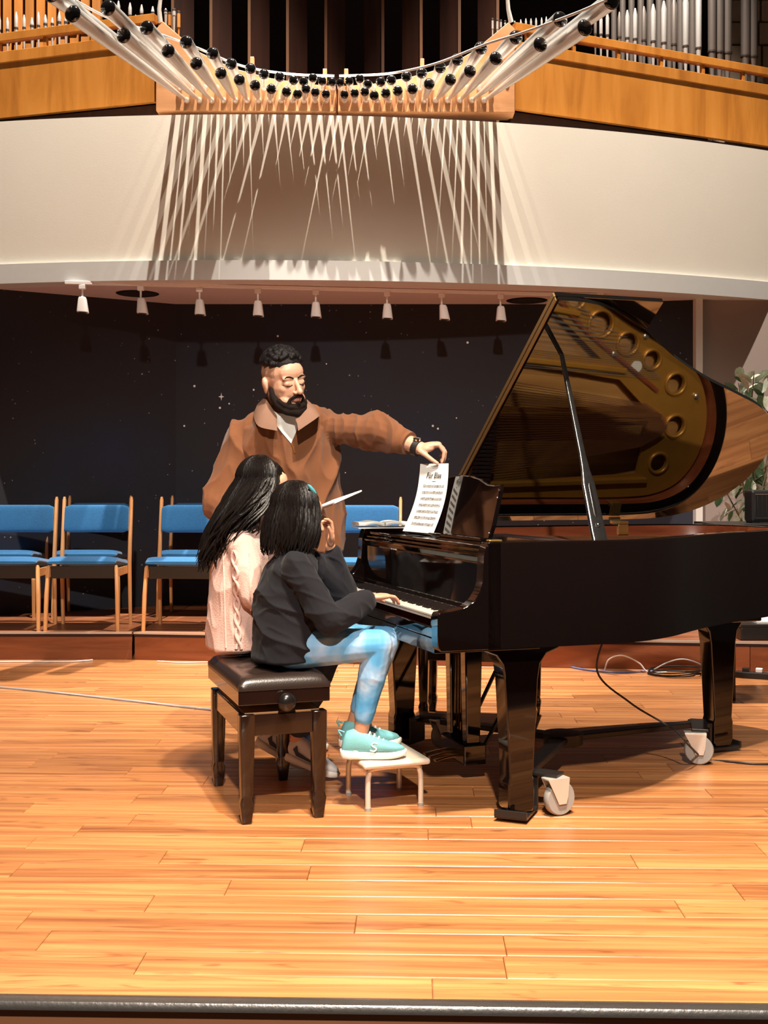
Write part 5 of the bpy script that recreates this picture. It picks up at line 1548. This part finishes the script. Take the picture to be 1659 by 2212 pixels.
def cable_col(x0, x1, y0, y1, amp):
    for ph in (0, math.pi):
        pts = []
        for i in range(46):
            t = i / 45; an = ph + t * 6.5 * 2 * math.pi / 2
            x = x0 + (x1 - x0) * t + amp * math.sin(an)
            pts.append(on_surface(tp, x, y0 + (y1 - y0) * t, 0.001 + 0.004 * (0.5 + 0.5 * math.cos(an)), 4.52))
        b.tube(pts, 0.0062, 8)
cable_col(506, 516, 1190, 1402, 5.5)
part('cable_knit', b, M['pink'], sweater_pink, po, 60)
b = MB(); 
for dx in (-26, 30):
    b.tube([on_surface(tp, 508 + dx + 6 * t / 10, 1195 + 205 * t / 10, 0.001, 4.52) for t in range(11)], 0.0035, 6)
part('knit_rib', b, M['pink'], sweater_pink, po, 60)
mb = MB()
for h_, k_, a_ in ((V((-0.545, 4.575, 0.61)), pRK, pRA), (V((-0.53, 4.70, 0.61)), pLK, pLA)):
    mb.chain([h_, h_.lerp(k_, 0.5), k_, k_.lerp(a_, 0.35), k_.lerp(a_, 0.88)], [0.078, 0.072, 0.060, 0.056, 0.042])
mb.ell((-0.575, 4.63, 0.585), (0.07, 0.12, 0.05))
voxpart('trousers', mb, 0.0055, M['pants_dark'], pg, po, 4, fold_fn(0.004, 12, 0.002, 20))
shoe(pg, po, V((-0.425, 4.745, 0.090)), V((-0.200, 4.725, 0.004)), M['shoe_white'], 0.245, logo='stripe')
shoe(pg, po, V((-0.545, 4.895, 0.110)), V((-0.345, 4.875, 0.004)), M['shoe_white'], 0.235, logo='stripe')
# hair: long, flowing down the back
pc_ = PH @ V((0, 0.020, 0.036))
mb = MB(); mb.ell((0, 0.022, 0.036), (0.090, 0.102, 0.094)); mb.xform(PH)
for c_, r_ in (((-0.535, 4.635, 1.14), (0.085, 0.095, 0.09)), ((-0.575, 4.60, 1.08), (0.085, 0.10, 0.08)), ((-0.620, 4.585, 1.02), (0.065, 0.08, 0.075)), ((-0.650, 4.58, 0.965), (0.045, 0.06, 0.06)), ((-0.515, 4.565, 1.12), (0.045, 0.03, 0.06))):
    mb.ell(c_, r_)
hair_pink = voxpart('hair', mb, 0.0055, M['hair'], pg, po, 5, fold_fn(0.006, 16, 0.003, 34, (1, 1, 0.3)), label='long dark wavy hair down the back')
def tip_pink(a, r):
    back = -math.cos(a - math.radians(14))
    side = math.sin(a - math.radians(14))
    f_ = max(0, min(1, (back + 0.25) / 1.1))
    return V((-0.510 - 0.165 * f_ - 0.045 * r.random(), 4.605 + 0.110 * side - 0.03 * f_ + r.uniform(-0.02, 0.02), 1.055 - 0.165 * f_ + r.uniform(-0.035, 0.05))), 0.026
strands(hair_pink, po, pc_, (0.098, 0.093, 0.091), math.radians(7), 0.98, 420, tip_pink, M['hair'], 9, 0.0064, 0.024)
# glasses
b = MB()
for s in (-1, 1):
    b.tube([PH @ V((s * 0.033 + 0.024 * math.cos(t / 20 * 6.2832), -0.104 + 0.01 * abs(math.cos(t / 20 * 6.2832)), 0.0 + 0.019 * math.sin(t / 20 * 6.2832))) for t in range(21)], 0.0018, 6, cap=False)
    b.tube([PH @ V((s * 0.058, -0.096, 0.006)), PH @ V((s * 0.077, -0.06, 0.008)), PH @ V((s * 0.084, 0.0, 0.008)), PH @ V((s * 0.080, 0.016, -0.004))], 0.0022, 6)
b.tube([PH @ V((-0.010, -0.103, 0.003)), PH @ V((0.010, -0.103, 0.003))], 0.0018, 6)
part('glasses', b, M['black_plastic'], pg, po, 60, label='thin dark glasses')
# ================================================================== SMALL THINGS
# sheet music held by the man, standing on the desk ledge
sb0 = P(870, 1147, 5.00); sb1 = P(936, 1153, 4.90); 
st0 = P(908, 1002, 5.02); st1 = P(969, 1001, 4.93)
sheet = thing('sheet_music', 'printed white sheet of music held above the piano desk', 'sheet music', (sb0 + sb1) / 2)
so = (sb0 + sb1) / 2
def sheet_pt(u, v):
    a = sb0.lerp(sb1, u); c = st0.lerp(st1, u)
    p = a.lerp(c, v)
    bow = 0.030 * math.sin(math.pi * v) + 0.014 * math.sin(math.pi * u)
    return p + V((0.65, -0.55, 0)) * bow * 0.9
def sheet_grid(nu, nv, u0, u1, v0, v1, off):
    b = MB(); vs = []; fs = []
    for side in (0, 1):
        for j in range(nv + 1):
            for i in range(nu + 1):
                vs.append(sheet_pt(u0 + (u1 - u0) * i / nu, v0 + (v1 - v0) * j / nv) + V((-0.3, -0.95, 0)) * (off + (0.0006 if side else 0)))
    W_ = nu + 1; N = W_ * (nv + 1)
    for j in range(nv):
        for i in range(nu):
            q = j * W_ + i
            fs += [(q, q + 1, q + 1 + W_, q + W_), (N + q, N + q + W_, N + q + W_ + 1, N + q + 1)]
    rim = [i for i in range(W_)] + [j * W_ + nu for j in range(1, nv + 1)] + [nv * W_ + i for i in range(nu - 1, -1, -1)] + [j * W_ for j in range(nv - 1, 0, -1)]
    for k in range(len(rim)):
        a, c = rim[k], rim[(k + 1) % len(rim)]
        fs.append((a, c, N + c, N + a))
    return b.add(vs, fs)
part('page', sheet_grid(16, 40, 0, 1, 0, 1, 0), M['paper'], sheet, so, 60)
for k in range(7):
    v1 = 0.70 - k * 0.092
    b = MB()
    for ln in range(5):
        g = sheet_grid(6, 1, 0.14, 0.86, v1 - 0.050 + ln * 0.0085, v1 - 0.0475 + ln * 0.0085, 0.0008); b.add(g.v, g.f)
    for q in range(26):
        u = random.uniform(0.15, 0.84); vv = v1 - 0.052 + random.uniform(0, 0.036)
        g = sheet_grid(1, 1, u, u + random.uniform(0.012, 0.04), vv, vv + random.uniform(0.006, 0.014), 0.0008); b.add(g.v, g.f)
    part('staff_print', b, M['ink'], sheet, so, 0)
def text_mesh(txt, size):
    cu = bpy.data.curves.new('txt', 'FONT'); cu.body = txt; cu.size = size; cu.align_x = 'CENTER'; cu.align_y = 'CENTER'; cu.shear = 0.25; cu.offset = 0.0006
    o = bpy.data.objects.new('txt', cu); COL.objects.link(o)
    dg = bpy.context.evaluated_depsgraph_get()
    me = bpy.data.meshes.new_from_object(o.evaluated_get(dg)); bpy.data.objects.remove(o); bpy.data.curves.remove(cu)
    return me
me = text_mesh('Für Elise', 0.027)
ub = 0.5; 
for v in me.vertices:
    u = 0.46 + v.co.x / 0.185; vv = 0.825 + v.co.y / 0.24
    p = sheet_pt(u, vv) + V((-0.3, -0.95, 0)) * 0.0050
    v.co = p - so
me.materials.clear(); me.materials.append(M['inkdark'])
link('title_print', me, sheet)
part('subtitle_print', sheet_grid(4, 1, 0.36, 0.58, 0.935, 0.942, 0.0008), M['ink'], sheet, so, 0)
part('composer_print', sheet_grid(4, 1, 0.40, 0.52, 0.735, 0.742, 0.0008), M['inkdark'], sheet, so, 0)

# open white book lying on the far end of the music shelf
def blk(name, mb_, m_, label, cat, org, bevel=0.0, group=None): return solo(name, mb_, m_, label, cat, org, group, 0, bevel)
c = PW_(0.255, 1.385, RZ1 + 0.001)
t = thing('open_book', 'open white music book lying on the far end of the piano', 'book', c, PA - 0.1)
b = MB(); b.span((-0.125, -0.085, 0.0), (0.125, 0.085, 0.004)); part('cover', b, M['whitepaint'], t, None, 0)
for s_ in (-1, 1):
    b = MB(); rings = []
    for i in range(9):
        u = i / 8
        rings.append((V((s_ * (0.003 + u * 0.119), 0, 0.012 + 0.014 * math.sin(min(1, u * 1.2 + 0.15) * math.pi * 0.8))), V((0, 0.082, 0)), V((0, 0, 0.008))))
    b.loft(rings, 12, 0, True, 8); part('pages', b, M['paper'], t, None, 40)

# booklet held up behind the near girl's head
t0, t1 = P(690, 1094, 4.80), P(752, 1073, 4.66)
t = thing('folded_booklet', 'thin folded booklet held up beside the girls\' heads', 'booklet', (t0 + t1) / 2)
b = MB(); b.bar(t0, t1, 0.16, 0.006, up=(-0.32, -0.13, 1)); part('cover', b, M['paper'], t, (t0 + t1) / 2, 0)
b = MB(); b.bar(t0 + V((0, 0, -0.006)), t1 + V((-0.006, 0, -0.006)), 0.155, 0.005, up=(-0.32, -0.13, 1)); part('inner_pages', b, M['collar'], t, (t0 + t1) / 2, 0)

# black table with a small heater, plant, equipment on the right
tz = 0.985
tab = thing('side_table', 'black table behind the piano tail at the right edge', 'table', (2.45, 6.65, 0))
b = MB(); b.span((1.86, 6.42, tz - 0.035), (3.0, 6.95, tz)); part('top', b, M['black_plastic'], tab, (2.45, 6.65, 0), 0, 0.003)
for x in (1.95, 2.92):
    for y in (6.48, 6.88):
        b = MB(); b.tube([(x, y, 0), (x, y, tz - 0.03)], 0.018, 10); part('leg', b, M['iron'], tab, (2.45, 6.65, 0), 60)
hx_ = P(1622, 1085, 6.6).x
hb = V((hx_ + 0.16, 6.66, tz))
h = thing('fan_heater', 'small black fan heater with silver grille on the black table', 'heater', hb)
b = MB(); b.box((0, 0, 0.098), (0.32, 0.14, 0.185)); part('housing', b, M['black_plastic'], h, None, 0, 0.015)
b = MB()
for i in range(11): b.tube([(-0.125 + 0.025 * i, -0.074, 0.04), (-0.13 + 0.026 * i, -0.078, 0.16)], 0.0022, 6)
b.tube([(-0.14, -0.074, 0.165), (0.14, -0.074, 0.165)], 0.004, 6); b.tube([(-0.14, -0.074, 0.03), (0.14, -0.074, 0.03)], 0.004, 6); b.tube([(-0.14, -0.074, 0.03), (-0.14, -0.074, 0.165)], 0.004, 6)
part('grille', b, M['chrome'], h, None, 60)
b = MB(); b.lathe([(0.02, 0), (0.016, 0.008)], (-0.03, -0.075, 0.10), (0, -1, 0), 16); part('badge', b, M['chrome'], h, None, 50)
for x in (-0.13, 0.13):
    b = MB(); b.span((x - 0.02, -0.06, 0), (x + 0.02, 0.06, 0.008)); part('foot', b, M['black_plastic'], h, None, 0)

cs = P(1690, 1352, 7.75)
b = thing('equipment_case', 'flat black case lying on the riser at the right edge', 'case', (2.62, 7.72, RZ))
q = MB(); q.span((-0.30, -0.20, 0.0), (0.5, 0.2, 0.085)); part('body', q, M['black_plastic'], b, None, 0, 0.008)
q = MB(); q.span((-0.30, -0.203, 0.085), (0.5, 0.2, 0.105)); part('lid', q, M['iron'], b, None, 0, 0.004)
q = MB(); q.span((-0.22, -0.15, 0.0), (0.4, 0.15, 0.012))
solo('paper_stack', q, M['paper'], 'white papers stacked on the flat black case at the right edge', 'papers', (2.66, 7.72, RZ + 0.1055), None, 0, local=True)

# plant
pc = V((2.86, 8.95, RZ))
plant = thing('potted_plant', 'tall leafy variegated plant beside the white post at the right', 'plant', pc)
b = MB(); b.lathe([(0.12, 0.0), (0.16, 0.02), (0.19, 0.28), (0.20, 0.30), (0.17, 0.30), (0.16, 0.26), (0.02, 0.25)], n=24); part('pot', b, M['pot'], plant, None, 50)
lb = MB(); lv = []
for k, (wv, yv, zv) in enumerate(((0.0, 0, 0), (0.4, 0.2, 0.006), (0.52, 0.45, 0.010), (0.36, 0.75, 0.004), (0.0, 1.0, -0.02))):
    if wv == 0: lv.append([(0, yv, zv)])
    else: lv.append([(-wv / 2, yv, zv + 0.05), (0, yv, zv), (wv / 2, yv, zv + 0.05)])
vs = [(0, 0, 0), *lv[1], *lv[2], *lv[3], (0, 1, -0.08)]
fs = [(0, 2, 1), (0, 3, 2), (1, 2, 5, 4), (2, 3, 6, 5), (4, 5, 8, 7), (5, 6, 9, 8), (7, 8, 10), (8, 9, 10)]
lb.add(vs, fs)
leafm = [mesh_of('leaf', lb, M['leaf'], None, 60), mesh_of('leaf', lb, M['leafdark'], None, 60)]
for me_ in leafm:
    pass
stems = []
for k in range(11):
    a = random.uniform(0, 6.28); r = random.uniform(0.05, 0.34)
    top = V((-0.28 + 0.055 * k, math.sin(a) * r * 0.7, (1.42, 1.0, 1.62, 1.80, 1.2, 1.88, 1.05, 1.78, 1.4, 1.90, 1.3)[k]))
    pts = [V((math.cos(a) * 0.04, math.sin(a) * 0.04, 0.25)), V((math.cos(a) * r * 0.3, math.sin(a) * r * 0.3, top.z * 0.55)), top]
    sp = catmull(pts, 6); stems.append(sp)
    b = MB(); b.tube(sp, [0.010 - 0.006 * i / (len(sp) - 1) for i in range(len(sp))], 6); part('stem', b, M['stem'], plant, None, 60)
def leaf_at(p):
    o = link('leaf', leafm[0 if random.random() < 0.70 else 1], plant, p)
    L = random.uniform(0.10, 0.17)
    o.scale = (L, L, L)
    o.rotation_euler = (random.uniform(-1.7, -0.3), random.uniform(-0.5, 0.5), random.uniform(-1.6, 1.6))
for k, sp in enumerate(stems):
    for q in range(17):
        s_ = 0.34 + 0.66 * q / 16
        leaf_at(sp[min(len(sp) - 1, int(s_ * (len(sp) - 1)))] + V((random.uniform(-0.05, 0.05), random.uniform(-0.05, 0.05), random.uniform(-0.06, 0.06))))
    if sp[-1].z > 1.6:
        for q in range(17):
            leaf_at(sp[-1] + V((random.uniform(-0.16, 0.16), random.uniform(-0.12, 0.12), random.uniform(-0.26, 0.06))))

# cables
def cable(name, pts, r, m_, label, sub=8):
    q = catmull(pts, sub)
    c = q[0].copy()
    b = MB(); b.tube(q, r, 6)
    return solo(name, b, m_, label, 'cable', c, None, 60)
def fl(x, y, z=0.006):
    d = floor_d(y, z); return P(x, y, d)
cable('cable', [PW_(0.95, 0.5, 0.64), P(1290, 1450, 4.9), P(1360, 1517, 4.9), P(1430, 1560, 4.9), P(1462, 1580, 4.85), P(1490, 1612, 4.84), fl(1525, 1640), fl(1580, 1645), fl(1640, 1650), fl(1760, 1648)], 0.0045, M['cable_black'], 'thin black cable hanging from the piano across the rear caster to the floor')
cable('cable', [fl(-80, 1478), fl(60, 1490), fl(230, 1508), fl(400, 1527), fl(470, 1535), fl(560, 1552)], 0.007, M['cable_grey'], 'grey cable lying across the floor at the left')
cable('cable', [fl(-60, 1430), fl(60, 1429), fl(150, 1429), fl(185, 1427), fl(200, 1425.5)], 0.006, M['cable_white'], 'white cable along the foot of the left riser')
cable('cable', [fl(340, 1428), fl(390, 1431), fl(450, 1430), fl(520, 1433)], 0.004, M['cable_white'], 'short pale cable on the floor beside the bench end')
cable('cable', [fl(1186, 1440), fl(1210, 1436), fl(1260, 1446), fl(1330, 1452), fl(1420, 1449)], 0.006, M['cable_blue'], 'blue cable on the floor behind the near piano leg')
cable('cable', [fl(1306, 1448), P(1316, 1424, 7.42), P(1345, 1416, 7.40), P(1380, 1432, 7.42), fl(1400, 1452), fl(1440, 1452)], 0.005, M['cable_white'], 'white cable looping up against the riser behind the piano')
cable('cable', [fl(1400, 1454), P(1440, 1432, 7.35), P(1475, 1424, 7.33), P(1510, 1434, 7.33), fl(1535, 1452), fl(1580, 1455)], 0.005, M['cable_grey'], 'grey cable loop left of the tail leg')
cc = fl(1450, 1455)
b = MB()
for k in range(4):
    rr = 0.14 + 0.016 * k
    b.tube([V((math.cos(a / 20 * 6.2832) * rr * 1.05 + 0.02 * k, math.sin(a / 20 * 6.2832) * rr * 0.9, 0.003 + 0.006 * k + 0.012 * (1 + math.sin(a / 20 * 6.2832 + k)) * (k > 0))) for a in range(21)], 0.0042, 6, cap=False)
solo('cable_coil', b, M['cable_black'], 'coiled black cable on the floor in front of the riser', 'cable', (cc.x, cc.y, 0.003), None, 60, local=True)
cable('cable', [fl(1500, 1456), fl(1560, 1450), fl(1600, 1456), fl(1680, 1462)], 0.006, M['cable_black'], 'black cable running to the power strip at the right')
ps = fl(1640, 1464)
t = thing('power_strip', 'black power strip on the floor at the right edge', 'power strip', (ps.x, ps.y, 0), math.radians(-25))
b = MB(); b.span((-0.14, -0.03, 0.0), (0.14, 0.03, 0.04)); part('body', b, M['black_plastic'], t, None, 0, 0.006)
for k in range(3):
    b = MB(); b.span((-0.10 + k * 0.08, -0.02, 0.04), (-0.06 + k * 0.08, 0.02, 0.065)); part('plug', b, M['whitepaint' if k == 1 else 'iron'], t, None, 0, 0.004)
